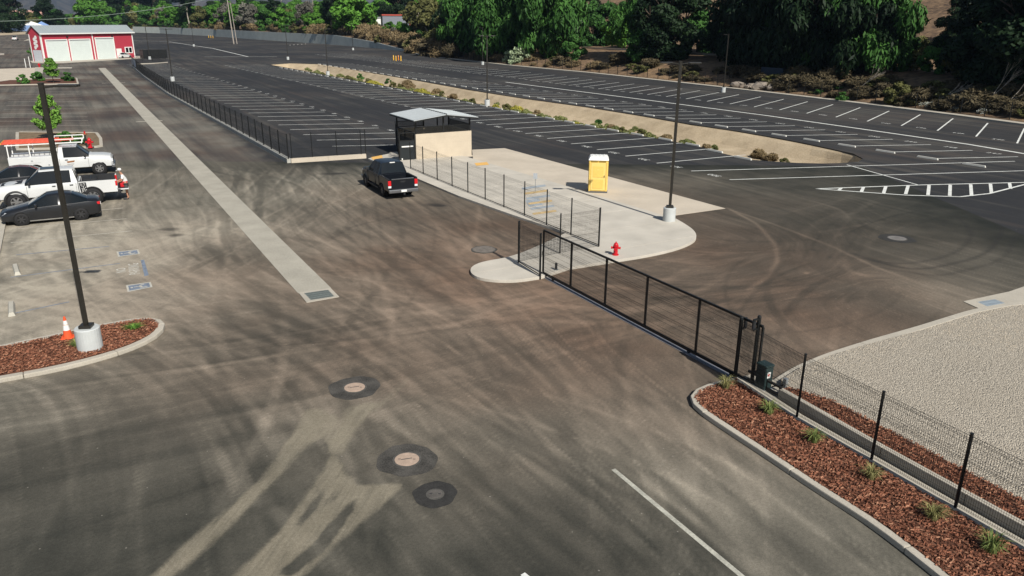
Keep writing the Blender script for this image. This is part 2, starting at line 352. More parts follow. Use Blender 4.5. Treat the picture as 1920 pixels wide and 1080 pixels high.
for a, b_, k in PATHS:
    (pa, da, ja), (pb, db, jb) = ENDS[a], ENDS[b_]
    for _ in range(k):
        p = (pa[0]+rr.gauss(0, ja[0]), pa[1]+rr.gauss(0, ja[1])); q = (pb[0]+rr.gauss(0, jb[0]), pb[1]+rr.gauss(0, jb[1]))
        aa = R(da+rr.gauss(0, 17)) + (0 if a in ('aisle', 'left_aisle') else math.pi); bb = R(db+rr.gauss(0, 17)) + (math.pi if b_ in ('aisle', 'left_aisle') else 0)
        xs, ys = hermite(p, aa, q, bb, 900)
        tx, ty = np.gradient(xs), np.gradient(ys); L = np.hypot(tx, ty)+1e-9; px, py = -ty/L, tx/L
        seg = np.clip(np.sin(np.linspace(0, math.pi, 900)*1.0)*1.6, 0, 1)
        ph = rr.random()*6; seg = seg*(0.55+0.45*np.sin(np.linspace(0, 1, 900)*rr.uniform(4, 14)+ph))
        th = np.arctan2(ty, tx)
        for off in np.linspace(-1.2, 1.2, 9): splat(fl_c, xs+px*off, ys+py*off, np.cos(2*th)*L/NST*.8); splat(fl_s, xs+px*off, ys+py*off, np.sin(2*th)*L/NST*.8)
        sgn = rr.choice((1, 1, -1, -0.7)); amp = rr.uniform(.25, 1.0)*sgn
        for off in (-.8, .8):
            tgt = thin if rr.random() < .88 else wide
            for w in ((0,) if rr.random() < .6 else (-.08, .08)): splat(tgt, xs+px*(off+w), ys+py*(off+w), L/NST*amp*seg)
thin = blur(thin, .75); wide = blur(wide, 2.0)*1.2
fade = np.clip(dust*2.6, .15, 1)
dust = dust + (np.clip(thin, -.35, 1.8)*0.40+np.clip(wide, -.35, 1.4)*0.10)*fade
# fine streaks drawn out along the local driving direction
ang = 0.5*np.arctan2(blur(fl_s, 4), blur(fl_c, 4))
def lic(seed, n, sg):
    w = blur(np.random.default_rng(seed).normal(size=GX.shape), sg) if sg else np.random.default_rng(seed).normal(size=GX.shape)
    acc = w.copy()
    for sgn in (1, -1):
        x = np.arange(nx)[None, :]+np.zeros((ny, 1)); y = np.arange(ny)[:, None]+np.zeros((1, nx)); dx, dy = np.cos(ang)*sgn, np.sin(ang)*sgn
        for k in range(n):
            x = x+dx; y = y+dy; i = np.clip(np.rint(x).astype(int), 0, nx-1); j = np.clip(np.rint(y).astype(int), 0, ny-1); acc += w[j, i]
            cx, cy = np.cos(ang[j, i]), np.sin(ang[j, i]); f = np.where(cx*dx+cy*dy < 0, -1, 1); dx, dy = cx*f, cy*f
    return acc/acc.std()
LIC1, LIC2 = lic(1, 42, 0), lic(2, 60, 1.5)
pale = np.clip(LIC1-.9, 0, 3)*.085+np.clip(LIC2-1.0, 0, 3)*.06
iso = sum(vnoise(c, 40+k)*a for k, (c, a) in enumerate([(1.9,.36),(.8,.30),(.35,.20),(.18,.14)]))-.5
dust = dust*(.88+.055*LIC1+.07*LIC2+.45*iso)+pale*np.clip(dust*1.9+.08, 0, 1)
warm = np.exp(-(((GX-4)/17)**2+((GY-33)/21)**2)**1.6)*np.clip((GY-13)/7, 0, 1)*.95
# curved tyre sweeps that stand out
for pts, amp, w in [([(1360,388),(1420,420),(1455,460),(1458,490),(1440,520),(1400,545)], .16, 1.0), ([(1365,392),(1450,420),(1560,462),(1640,500),(1760,545)], .13, 1.0), ([(640,445),(690,480),(720,540),(738,600),(735,650)], .13, 1.2), ([(560,430),(640,470),(700,505)], .15, 1.4), ([(880,345),(900,390),(890,450),(860,480)], .10, 1.2), ([(1060,540),(940,575),(860,608),(700,625)], .13, 1.6), ([(1200,760),(1260,800),(1400,900),(1560,1010)], .12, 2.2), ([(1140,800),(1240,880),(1330,960),(1430,1080)], .10, 2.0)]:
    g = [G(*p) for p in pts]; xs, ys = [], []
    for i in range(len(g)-1):
        t = np.linspace(0, 1, 160); xs.append(g[i].x+(g[i+1].x-g[i].x)*t); ys.append(g[i].y+(g[i+1].y-g[i].y)*t)
    xs, ys = np.concatenate(xs), np.concatenate(ys)
    kk = 61; pad = lambda z: np.convolve(np.pad(z, kk//2, mode='edge'), np.ones(kk)/kk, 'valid')
    xs, ys = pad(xs), pad(ys); A = np.zeros_like(GX); splat(A, xs, ys, np.hypot(np.gradient(xs), np.gradient(ys))/NST)
    A = blur(A, w); A /= max(A.max(), 1e-6); dust += 1.55*amp*A*(.6+.7*vnoise(1.5, 91))
# black rubber sweeps beyond the gate
for pts, amp in [([(1580,470),(1680,500),(1790,480),(1830,440),(1790,400),(1720,385)], .5), ([(1600,480),(1720,510),(1850,480),(1885,430),(1850,390)], .6), ([(1640,500),(1760,520),(1880,490),(1915,430)], .4), ([(610,455),(660,425),(760,402)], .35)]:
    g = [G(*p) for p in pts]; t = np.linspace(0, len(g)-1, 900); i = np.minimum(t.astype(int), len(g)-2); f = t-i
    xs = np.array([g[k].x for k in i])*(1-f)+np.array([g[k+1].x for k in i])*f; ys = np.array([g[k].y for k in i])*(1-f)+np.array([g[k+1].y for k in i])*f
    kk = 161; pad = lambda z: np.convolve(np.pad(z, kk//2, mode='edge'), np.ones(kk)/kk, 'valid')
    xs, ys = pad(xs), pad(ys); A = np.zeros_like(GX); splat(A, xs, ys, np.hypot(np.gradient(xs), np.gradient(ys))/NST)
    A = blur(A, 1.2); A /= max(A.max(), 1e-6); darkt += amp*A
def inpoly(poly):
    m = np.zeros(GX.shape, bool); n = len(poly)
    for i in range(n):
        (x1, y1), (x2, y2) = poly[i], poly[(i+1) % n]
        if y1 == y2: continue
        c = ((GY >= y1) != (GY >= y2)); m ^= c & (GX < (x2-x1)*(GY-y1)/(y2-y1)+x1)
    return m.astype(float)
silt = np.zeros_like(GX)
for poly, s in [([(575,768),(554,806),(529,843),(492,897),(437,947),(367,1006),(287,1080),(180,1150),(230,1150),(325,1080),(379,1035),(458,960),(508,910),(546,868),(575,835),(617,814),(640,790),(600,765)], 1.6),
              ([(640,790),(658,760),(717,752),(760,712),(790,690),(740,740),(692,777),(650,827),(637,856),(600,845),(615,815)], 1.8),
              ([(625,847),(600,893),(567,943),(529,993),(492,1031),(442,1077),(370,1150),(480,1150),(567,1080),(617,1035),(671,985),(721,943),(762,906),(717,906),(667,912),(646,881)], 1.3)]:
    silt = np.maximum(silt, blur(inpoly([G2(*p) for p in poly]), s))
for poly in ([(606,912),(592,935),(570,965),(546,996),(560,988),(589,957),(606,930)], [(668,928),(638,965),(617,985),(574,1035),(515,1080),(548,1080),(604,1032),(636,992),(660,955)], [(608,825),(585,855),(555,890),(575,880),(612,842)], [(636,918),(610,950),(620,948),(640,925)]):
    silt -= 1.5*blur(inpoly([G2(*p) for p in poly]), 1.1)
silt = np.clip(silt, 0, 1)
dark = np.clip(darkt, 0, .8)
for x, y, r in ((318,430,.35),(330,441,.28),(835,352,.3),(815,384,.4),(826,386,.25),(620,326,.5),(640,325,.3)):
    g = G(x, y); dark += .9*np.exp(-(((GX-g.x)/(1.5*r))**2+((GY-g.y)/r)**2)**1.5)
edge = np.clip(np.minimum(np.minimum((GX-NX0)*2, NX1-GX), NY1-GY)/5, 0, 1)
dust = np.clip(dust, 0.0, 1.0)
dust = dust*edge
me = bpy.data.meshes.new('driveway'); nv = nx*ny
co = np.stack([GX.ravel(), GY.ravel(), np.zeros(nv)], 1).astype(np.float32)
me.vertices.add(nv); me.vertices.foreach_set('co', co.ravel())
jj, ii = np.meshgrid(np.arange(ny-1), np.arange(nx-1), indexing='ij'); a0 = (jj*nx+ii).ravel()
quads = np.stack([a0, a0+1, a0+1+nx, a0+nx], 1).astype(np.int32); nq = len(quads)
me.loops.add(nq*4); me.loops.foreach_set('vertex_index', quads.ravel())
me.polygons.add(nq); me.polygons.foreach_set('loop_start', np.arange(0, nq*4, 4, dtype=np.int32)); me.polygons.foreach_set('loop_total', np.full(nq, 4, np.int32))
for nm, arr in (('dust', dust), ('warm', warm), ('silt', silt), ('dark', np.clip(dark, 0, 1))):
    at = me.attributes.new(nm, 'FLOAT', 'POINT'); at.data.foreach_set('value', arr.ravel().astype(np.float32))
me.update(calc_edges=True); me.materials.append(M_ASPH_N)
drive = struct(link('driveway', me))
# ------------------------------------------------------------------ basin
def resample(pts, n):
    pts = [Vector(p).to_2d() for p in pts]; L = [0]
    for i in range(1, len(pts)): L.append(L[-1]+(pts[i]-pts[i-1]).length)
    out = []
    for k in range(n):
        s = L[-1]*k/(n-1); i = 1
        while i < len(L)-1 and L[i] < s: i += 1
        t = (s-L[i-1])/max(1e-9, L[i]-L[i-1]); out.append(pts[i-1].lerp(pts[i], t))
    return out
def smooth_path(pts, n, k=2):
    p = resample(pts, n)
    for _ in range(k): p = [p[0]]+[(p[i-1]+p[i]*2+p[i+1])/4 for i in range(1, n-1)]+[p[-1]]
    return p
nb = len(BASIN)
i0 = min(range(nb), key=lambda i: (Vector(BASIN[i])-Vector(G2(505,121))).length)
i1 = min(range(nb), key=lambda i: (Vector(BASIN[i])-Vector(G2(1618,297))).length)
ring = BASIN[i0:]+BASIN[:i0]; k1 = (i1-i0) % nb
sa, sb = ring[:k1+1], [ring[0]]+ring[k1:][::-1]
SA, SB = resample(sa, 90), resample(sb, 90)
def basin_z(f, w): 
    e = min(f, 1-f)/0.26; e = max(0, min(1, e)); return -0.10-1.15*(e*e*(3-2*e))*min(1, w/5.5)
mb = MB(); FR = [0, 0, .06, .13, .2, .28, .38, .5, .62, .72, .8, .87, .94, 1, 1]
for k in range(90):
    a, b_ = SA[k], SB[k]; w = (a-b_).length
    for j, f in enumerate(FR):
        p = a.lerp(b_, f)
        z = 0.0 if j in (0, len(FR)-1) else basin_z(f, w)+random.uniform(-.05, .05)*min(1, w/3)*(0 if j in (1, len(FR)-2) else 1)
        mb.v.append((p.x, p.y, z))
for k in range(89):
    for j in range(len(FR)-1):
        q = k*len(FR)+j; mb.f.append((q, q+len(FR), q+len(FR)+1, q+1))
o = struct(obj('basin', mb, M_SAND)); o.data.materials.append(M_PATCH)
for i, p in enumerate(o.data.polygons):
    if i % (len(FR)-1) in (0, len(FR)-2): p.material_index = 1
bmx = bmesh.new(); bmx.from_mesh(o.data); bmesh.ops.recalc_face_normals(bmx, faces=bmx.faces); bmx.to_mesh(o.data); bmx.free()
def basin_ground(x, y):
    p = Vector((x, y)); k = min(range(90), key=lambda k: ((SA[k]+SB[k])/2-p).length); w = (SA[k]-SB[k]).length
    f = max(0, min(1, (p-SA[k]).dot(SB[k]-SA[k])/max(w*w, .01))); return basin_z(f, w)

# ------------------------------------------------------------------ rising ground right of the kerb and above the retaining wall
BP = resample(BOUND, 150)
TS = [0, 1.2, 3, 5.5, 8, 11, 15, 19, 24, 30, 38, 50, 65, 85, 110, 150, 200, 300, 500, 900, 1800, 4000]
HILL = [0.05, .08, .4, 1.1, 1.8, 2.6, 3.2, 3.4, 3.5, 4.2, 6.5, 10.5, 15.5, 22, 29, 40, 52, 72, 95, 100, 60, 10]
FLAT = [0, .05, .1, .2, .3, .4, .5, .6, .8, 1, 1.2, 1.5, 1.8, 2.2, 2.6, 3, 3, 3, 3, 2, 0, -4]
def wall_h(p):
    """height of the retaining wall along the boundary"""
    d = p.y
    return 0.0 if d < 250 else (min(1, (d-250)/70)*3.6 if d < 460 else 3.6)
def hillmix(p, t=0): return max(0.0, min(1.0, (240+t*1.0-p.y)/70)) if t > 12 else max(0.0, min(1.0, (240-p.y)/70))
def terrain_z(bp, t, k=None):
    i = 0
    while i < len(TS)-2 and TS[i+1] < t: i += 1
    f = (t-TS[i])/(TS[i+1]-TS[i]); h = HILL[i]+(HILL[i+1]-HILL[i])*f; l_ = FLAT[i]+(FLAT[i+1]-FLAT[i])*f
    m = hillmix(bp, max(0, t-12)+12.01 if t > 12 else 0) if t > 12 else hillmix(bp); m2 = max(m, 0.12*min(1, max(0, (400-bp.y)/200)) if t < 1500 else 0); return max(0.1, wall_h(bp))*(1-m)+h*m2+l_*(1-m)
mb = MB()
for p in BP:
    for t in TS:
        j = random.uniform(-.12, .12)*min(1, t/6)*(1+t/60)
        mb.v.append((p.x+N.x*t, p.y+N.y*t, terrain_z(p, t)+j))
nt_ = len(TS)
for k in range(149):
    for j in range(nt_-1):
        q = k*nt_+j; mb.f.append((q, q+1, q+nt_+1, q+nt_))
M_HILL = mat('hillside_grass', (0.105, 0.066, 0.040), 0.95, var=0.55, scale=0.06, fine=1.2, tint=(0.20, 0.13, 0.072), bump=0.6)
struct(obj('hillside', mb, M_HILL, smooth=True))
def bpoint(px, t=0.0):
    """point on the rising ground in photo column px, t metres behind the lot's edge"""
    best = None
    for p in resample(BOUND[2:], 500):
        g = Vector((p.x+N.x*t, p.y+N.y*t, terrain_z(p, t))); v = g-Vector((0, 0, CAM_H))
        x = 960+F_PX*v.dot(RT)/v.dot(FWD)
        if v.dot(FWD) > 0 and (best is None or abs(x-px) < best[0]): best = (abs(x-px), g, p)
    return best[1]
# right kerb, and the grey retaining wall that takes over from it
def offset_path(P, d):
    out = []
    for i, p in enumerate(P):
        a, b_ = P[max(0, i-1)], P[min(len(P)-1, i+1)]; t = (b_-a).normalized(); out.append(p+Vector((t.y, -t.x))*d)
    return out
def kerb(name, pts, w, h, m, seg=3.0, side=1, gap=0.012, z0=0.0, kind='structure', piece='kerb_stone', n=None, sm=2, bevel=0.02):
    L = sum((Vector(pts[i+1])-Vector(pts[i])).length for i in range(len(pts)-1)); n = n or max(8, int(L/0.5))
    A = smooth_path(pts, n, sm); B = offset_path(A, w*side)
    root = struct(link(name, None), kind); per = max(1, int(round(seg/(L/(n-1)))))
    k = 0
    while k < n-1:
        e = min(n-1, k+per); a, b_ = A[k:e+1], B[k:e+1]
        a, b_ = list(a), list(b_); d = (a[-1]-a[-2]).normalized()*gap; a[-1] = a[-1]-d; b_[-1] = b_[-1]-d
        mb = MB(); mb.prism([tuple(p) for p in a]+[tuple(p) for p in b_[::-1]], z0, h)
        obj(piece, mb, m, root, bevel=bevel); k = e
    return root
kerb('kerb', KERB[2:], 1.25, 0.15, M_CONC, seg=6, side=1, n=140)
wl = [KERB[-2], KERB[-1]]+WALLP
root = thing('retaining_wall', 'long grey concrete retaining wall along the far edge of the parking lot', 'wall')
A = resample(wl, 60); B = offset_path(A, 0.5)
for k in range(59):
    h0, h1 = max(.16, wall_h(A[k])+.12), max(.16, wall_h(A[k+1])+.12)
    mb = MB(); d = (A[k+1]-A[k]).normalized()*.03
    a, b_, c, e = A[k]+d, A[k+1], B[k+1], B[k]+d
    mb.add([(a.x,a.y,-.05),(b_.x,b_.y,-.05),(c.x,c.y,-.05),(e.x,e.y,-.05),(a.x,a.y,h0),(b_.x,b_.y,h1),(c.x,c.y,h1),(e.x,e.y,h0)],
           [(0,3,2,1),(4,5,6,7),(0,1,5,4),(1,2,6,5),(2,3,7,6),(3,0,4,7)])
    obj('panel', mb, M_GREYWALL, root)
# mountains far away to the upper left and behind
M_MTN = mat('mountain_scrub', (0.012, 0.020, 0.022), 0.95, var=0.5, scale=0.004, fine=0.03, tint=(0.075, 0.065, 0.055))
mb = MB(); na = 120; prof = [0, .12, .3, .5, .72, .9, 1.0, .8]
for i in range(na):
    a = R(62+86*i/(na-1)); hgt = 330+150*math.sin(i*.31)+90*math.sin(i*.77+1)+60*math.sin(i*1.9)
    for j, f in enumerate(prof):
        r = 4200+j*430+140*math.sin(i*.9+j*1.7); z = hgt*f*1.3+random.uniform(-25, 25)*(j > 0)-20*(j == 0)
        mb.v.append((r*math.cos(a), r*math.sin(a), z))
for i in range(na-1):
    for j in range(len(prof)-1):
        q = i*len(prof)+j; mb.f.append((q, q+len(prof), q+len(prof)+1, q+1))
o = struct(obj('mountains', mb, M_MTN))

# ------------------------------------------------------------------ walkway, apron, island
def clip_half(poly, n, d):
    """keep n.p >= d"""
    out = []
    for i in range(len(poly)):
        p, q = poly[i], poly[(i+1) % len(poly)]; a, b_ = p[0]*n[0]+p[1]*n[1]-d, q[0]*n[0]+q[1]*n[1]-d
        if a >= 0: out.append(p)
        if (a >= 0) != (b_ >= 0):
            t = a/(a-b_); out.append((p[0]+(q[0]-p[0])*t, p[1]+(q[1]-p[1])*t))
    return out
def slabs(name, poly, z0, z1, m, step, gap=.026, ax=D, bevel=0.0):
    root = struct(link(name, None)); s = [p[0]*ax.x+p[1]*ax.y for p in poly]; k = math.floor(min(s)/step)
    while k*step < max(s):
        q = clip_half(clip_half(poly, (ax.x, ax.y), k*step), (-ax.x, -ax.y), -((k+1)*step-gap)); k += 1
        if len(q) > 2 and abs(area(q)) > .02:
            c = []
            for p in q:
                if not c or (Vector(p)-Vector(c[-1])).length > 1e-4: c.append(p)
            obj('slab', MB().prism(c, z0, z1), m, root, bevel=bevel)
    return root
WZ = 0.13
def chaikin(pts, k=2):
    for _ in range(k):
        out = [pts[0]]
        for i in range(len(pts)-1):
            p, q = pts[i], pts[i+1]; out += [(p[0]*.75+q[0]*.25, p[1]*.75+q[1]*.25), (p[0]*.25+q[0]*.75, p[1]*.25+q[1]*.75)]
        pts = out+[pts[-1]]
    return pts
outer1 = [G2(x, y, WZ) for x, y in [(690,297),(760,325),(860,367),(960,402),(1062,436)]]
outer2 = chaikin([G2(x, y, WZ) for x, y in [(1062,436),(1000,465),(955,482),(905,490),(884,499),(881,510),(895,520),(930,525),(970,525),(1015,518)]])
outer3 = [G2(x, y, WZ) for x, y in [(1067,501),(1144,489)]]+chaikin([G2(x, y, WZ) for x, y in [(1144,489),(1215,478),(1268,466),(1300,453),(1307,443),(1302,432),(1287,421),(1268,410)]])
inner = [G2(x, y, WZ) for x, y in [(1245,404),(1050,345),(890,298),(800,272),(745,284)]]
WALK = outer1+outer2[1:]+outer3+inner
WLINE = Vector(G2(890,298,WZ))-Vector(G2(1245,404,WZ))
slabs('walkway', WALK, 0, WZ, M_WALK, 3.05, bevel=.012)
APRON = [G2(x, y) for x, y in [(1267,404),(1360,391),(946,278),(885,281)]]+[G2(887,297.5),G2(1050,347),G2(1243,407)]
slabs('apron', APRON, -.01, .014, M_APRON, 4.6, gap=.02)
# markings and pads on the walkway
def sheet(name, pts, z, m, parent): 
    mb = MB(); mb.add([(p[0], p[1], z) for p in pts], [tuple(range(len(pts)))])
    me = mb.mesh(name, m)
    bm = bmesh.new(); bm.from_mesh(me)
    for f in bm.faces:
        if f.normal.z < 0: f.normal_flip()
    bm.to_mesh(me); bm.free(); return link(name, me, parent)
wk = bpy.data.objects['walkway']
for q in ([(890,306),(913,304),(917,309),(893,311)], [(696,295),(716,291),(718,296),(699,300)]):
    sheet('tactile_pad', [G2(x, y, WZ) for x, y in q], WZ+.012, M_PAD, wk)
for k in range(6):
    y0 = 352+k*9.5; x0 = 978+k*4
    sheet('faded_stripe', [G2(*p, WZ) for p in ((x0,y0),(x0+44,y0-6),(x0+46,y0-2.5),(x0+2,y0+3.5))], WZ+.006, M_YELP if k in (1, 3, 5) else M_BLUEF, wk)
sheet('faded_panel', [G2(*p, WZ) for p in ((985,376),(1010,372),(1018,384),(992,388))], WZ+.004, M_BLUEF, wk)

# ------------------------------------------------------------------ swale with drain
s0, s1 = Vector(G2(191,127.5)), Vector(G2(590,545)); sd = (s1-s0).normalized(); sn = Vector((sd.y, -sd.x)); SW = 0.66
mb_poly = [tuple(s0+sn*SW), tuple(s1+sn*SW), tuple(s1-sn*SW), tuple(s0-sn*SW)]
sw = slabs('swale', mb_poly, -.01, .010, M_SWALE, 6.1, gap=.012, ax=Vector((sd.x, sd.y, 0)))
for px, py, ex in ((280,227.5,1.25),(213,155.5,1.7)):
    c = Vector(G2(px, py)); a = MB()
    a.add([(*(c+sn*ex+sd*.22), .016), (*(c-sn*ex+sd*.22), .016), (*(c-sn*ex-sd*.22), .016), (*(c+sn*ex-sd*.22), .016)], [(0,1,2,3)])
    o = obj('cross_band', a, M_CONC, sw)
    if o.data.polygons[0].normal.z < 0: o.data.flip_normals()
def drain(label, quad, inner, nbar, m_bar):
    P = [Vector(G2(*p)) for p in quad]; I = [Vector(G2(*p)) for p in inner]
    c = sum(P, Vector((0, 0)))/4; root = thing('storm_drain', label, 'drain', (c.x, c.y, 0))
    mb = MB()
    for k in range(4):
        a, b_, e, f = P[k]-c, P[(k+1)%4]-c, I[(k+1)%4]-c, I[k]-c
        mb.prism([tuple(a), tuple(b_), tuple(e), tuple(f)], -.01, .024)
    obj('concrete_collar', mb, M_CONC, root)
    obj('pit_shade_sheet', MB().add([(*(p-c), .013) for p in I], [(0,1,2,3)]), mat('drain_shade', (.010,.010,.010), .9), root)  # flat black sheet paints the shade below the bars
    for k in range(nbar):
        t = (k+.5)/nbar; a = I[0].lerp(I[1], t)-c; b_ = I[3].lerp(I[2], t)-c
        obj('grate_bar', MB().bar((*a, .019), (*b_, .019), (I[1]-I[0]).length/nbar*(.5 if nbar > 15 else .7), .010), m_bar, root)
    for t in (.25, .5, .75):
        a = I[0].lerp(I[3], t)-c; b_ = I[1].lerp(I[2], t)-c
        obj('grate_cross_bar', MB().bar((*a, .0215), (*b_, .0215), .02, .007), m_bar, root)
    return root
drain('slotted storm drain grate in concrete collar at the end of the swale', [(560,549.5),(620,541),(636,557),(575,568)], [(570,550.5),(615,544),(627,556.5),(583,563.5)], 18, mat('grate_grey', (.20,.23,.215), .7))
drain('steel drain grate in concrete pad beside the gravel yard', [(1806,566),(1890,548),(1960,575),(1868,594)], [(1832,567),(1865,562),(1902,576),(1868,583)], 14, mat('blue_galvanised', (.36,.42,.46), .6, .1))
sheet('concrete_gutter', [G2(*p) for p in ((1890,548),(2060,490),(2130,520),(1960,575))], .018, M_CONC, drive)

# ------------------------------------------------------------------ planters, kerbs, gravel
KZ = 0.15
FLP = [Vector(G2(x, y, KZ)) for x, y in ((1380,707),(1494,781),(1634,861),(1791,951))]
fd = (FLP[3]-FLP[1]).normalized(); FLP += [FLP[3]+fd*2.42*k for k in (1, 2, 3, 4)]; fn = Vector((-fd.y, fd.x))
if fn.x < 0: fn = -fn
def floff(i, d): return tuple(FLP[i]+fn*d)
plant_k = chaikin([G2(x, y) for x, y in [(1378,716),(1345,722),(1312,731),(1292,742),(1287,752),(1297,768),(1325,788)]], 2)+[G2(x, y) for x, y in [(1440,864),(1530,925),(1620,982),(1700,1042),(1760,1092)]]
e = Vector(plant_k[-1])-Vector(plant_k[-3]); plant_k += [tuple(Vector(plant_k[-1])+e.normalized()*k) for k in (3, 7)]
kerb('planter_kerb', plant_k, .19, KZ, M_CONC, seg=2.9, side=-1, sm=1, bevel=.03)
pin = offset_path(resample(plant_k, 60), -.18)
bedpoly = [tuple(p) for p in pin]+[floff(i, -.13) for i in range(len(FLP)-1, -1, -1)]
def bed(name, poly, z, m, step=.35, amp=.035):
    """lumpy sheet cut to an outline"""
    mb = MB().prism(poly, z-.25, z); o = struct(obj(name, mb, m))
    bm = bmesh.new(); bm.from_mesh(o.data)
    xs = [p[0] for p in poly]; ys = [p[1] for p in poly]
    for ax, lo, hi in ((0, min(xs), max(xs)), (1, min(ys), max(ys))):
        k = lo+step
        while k < hi:
            nrm = (1,0,0) if ax == 0 else (0,1,0)
            bmesh.ops.bisect_plane(bm, geom=bm.verts[:]+bm.edges[:]+bm.faces[:], plane_co=(k,k,0), plane_no=nrm); k += step
    for v in bm.verts:
        if v.co.z > z-.01:
            bnd = any(len(e_.link_faces) == 2 and abs(e_.link_faces[0].normal.z-e_.link_faces[1].normal.z) > .5 for e_ in v.link_edges)
            if not bnd: v.co.z += random.uniform(-.3, 1)*amp
    bm.to_mesh(o.data); bm.free(); return o
mulch_r = bed('planting_bed', bedpoly, .125, M_MULCH)
nF = len(FLP)
sp = [floff(i, -.13) for i in range(nF)]+[floff(i, .26) for i in range(nF-1, -1, -1)]
o = struct(link('mow_strip', None))
for i in range(nF-1):
    g = .012/2.4
    obj('slab', MB().prism([floff(i, -.125), tuple((FLP[i+1]*(1-g)+FLP[i]*g)+fn*-.125), tuple((FLP[i+1]*(1-g)+FLP[i]*g)+fn*.22), floff(i, .22)], 0, KZ), M_CONC, o, bevel=.01)
rw = thing('low_kerb_wall', 'low pale concrete kerb wall running behind the mesh fence beside the bark bed', 'wall')
for i in range(1, nF-1):
    a = FLP[i].lerp(FLP[i-1], .42) if i == 1 else FLP[i]
    b_ = FLP[i+1]-fd*.012
    obj('segment', MB().prism([tuple(a+fn*.30), tuple(b_+fn*.30), tuple(b_+fn*.46), tuple(a+fn*.46)], 0, .40), M_CONC, rw, bevel=.015)
a = FLP[1].lerp(FLP[0], .42)
rear = [tuple(a+fn*.47)]+[floff(i, .47) for i in range(1, nF)]+[floff(i, 1.3) for i in range(nF-1, 0, -1)]+[tuple(a+fn*.75)]
mulch_b = bed('rear_planting_bed', rear, .33, M_MULCH, .3)
gk = [G2(x, y) for x, y in [(1462,728),(1500,702),(1560,676),(1640,650),(1730,624),(1830,592),(1905,577),(1965,577),(2080,520),(2200,480)]]
grav = [(p[0], p[1]) for p in gk]+[(60,30),(60,-8),(22,-8)]+[floff(i, 1.28) for i in range(nF-1, 0, -1)]+[tuple(a+fn*.7)]
def gz(x, y):
    d = (Vector((x, y))-FLP[1]).dot(fn); return max(.13, .31-.022*max(0, d))
m = bpy.data.materials.new('gravel'); t, n, l, b_ = nodes(m); geo = n.new('ShaderNodeNewGeometry')
v1 = n.new('ShaderNodeTexVoronoi'); v1.inputs['Scale'].default_value = 27; v2 = n.new('ShaderNodeTexNoise'); v2.inputs['Scale'].default_value = .5; v2.inputs['Detail'].default_value = 6
v3 = n.new('ShaderNodeTexVoronoi'); v3.inputs['Scale'].default_value = 40
for q in (v1, v2, v3): l.new(geo.outputs['Position'], q.inputs['Vector'])
cr = n.new('ShaderNodeValToRGB'); cr.color_ramp.elements[0].color = (.13,.115,.092,1); cr.color_ramp.elements[1].color = (.60,.54,.44,1)
cr.color_ramp.elements[0].position = .08; cr.color_ramp.elements[1].position = .8
l.new(v1.outputs['Color'], cr.inputs[0])
mx = n.new('ShaderNodeMix'); mx.data_type = 'RGBA'; mx.inputs[7].default_value = (.40,.35,.275,1); l.new(v2.outputs[0], mx.inputs[0]); l.new(cr.outputs[0], mx.inputs[6])
l.new(mx.outputs[2], b_.inputs['Base Color']); b_.inputs['Roughness'].default_value = .95
bp = n.new('ShaderNodeBump'); bp.inputs['Strength'].default_value = 1; bp.inputs['Distance'].default_value = .04; l.new(v1.outputs['Distance'], bp.inputs['Height']); bp.invert = True
l.new(bp.outputs[0], b_.inputs['Normal']); M_GRAVEL = m
gravel = struct(obj('gravel_yard', MB().prism(grav, -.05, gz), M_GRAVEL))
kerb('gravel_kerb', gk[:8], .28, .145, M_CONC, seg=5, side=-1, sm=1, bevel=.015)
padp = [tuple(FLP[0]+fn*.30), tuple(a+fn*.30), tuple(a+fn*.75), G2(1468,727), G2(1440,716,0)]
struct(obj('operator_pad', MB().prism([tuple(FLP[0]+fn*.24), tuple(a+fn*.24), tuple(a+fn*.95), tuple(FLP[0]+fn*.95)], 0, .125), M_CONC, bevel=.01))

isl = chaikin([G2(x, y) for x, y in [(-160,752),(0,718),(60,709),(160,687),(250,660),(298,636),(314,618),(311,606),(292,600),(255,603)]], 2)+[G2(x, y) for x, y in [(180,616),(100,634),(0,655),(-160,690)]]
kerb('island_kerb', isl, .25, KZ, M_CONC, seg=2.6, side=-1, sm=1, bevel=.03)
iin = [tuple(p) for p in offset_path(resample(isl, 80), -.24)]
mulch_l = bed('island_bed', iin, .13, M_MULCH, .35, .05)
# loose bark chips and gravel stones (uncountable)
def in_poly(x, y, poly):
    c = False
    for i in range(len(poly)):
        (x1, y1), (x2, y2) = poly[i], poly[i-1]
        if (y1 > y) != (y2 > y) and x < (x2-x1)*(y-y1)/(y2-y1)+x1: c = not c
    return c
def scatter(name, poly, n, zf, kind, size, m, bbox):
    mb = MB(); k = 0; tries = 0
    while k < n and tries < n*12:
        tries += 1; x, y = random.uniform(bbox[0], bbox[1]), random.uniform(bbox[2], bbox[3])
        if not in_poly(x, y, poly): continue
        k += 1; s = size*random.uniform(.5, 1.5); r = random.random()*6.28; z = zf(x, y)
        if kind == 'chip':
            dx, dy, tz = math.cos(r)*s, math.sin(r)*s, random.uniform(-.5, .5)*s; wx, wy = -dy*.28, dx*.28
            mb.add([(x-dx-wx,y-dy-wy,z+.012),(x+dx-wx,y+dy-wy,z+.012+abs(tz)),(x+dx+wx,y+dy+wy,z+.03+abs(tz)),(x-dx+wx,y-dy+wy,z+.03)], [(0,1,2,3)])
        else:
            vs = [(x+math.cos(r+a_)*s, y+math.sin(r+a_)*s*random.uniform(.6, 1), z) for a_ in (0, 1.57, 3.14, 4.71)]+[(x+random.uniform(-.3,.3)*s, y, z+s*random.uniform(.5, 1))]
            mb.add(vs, [(0,1,4),(1,2,4),(2,3,4),(3,0,4)])
    return struct(obj(name, mb, m), 'stuff')
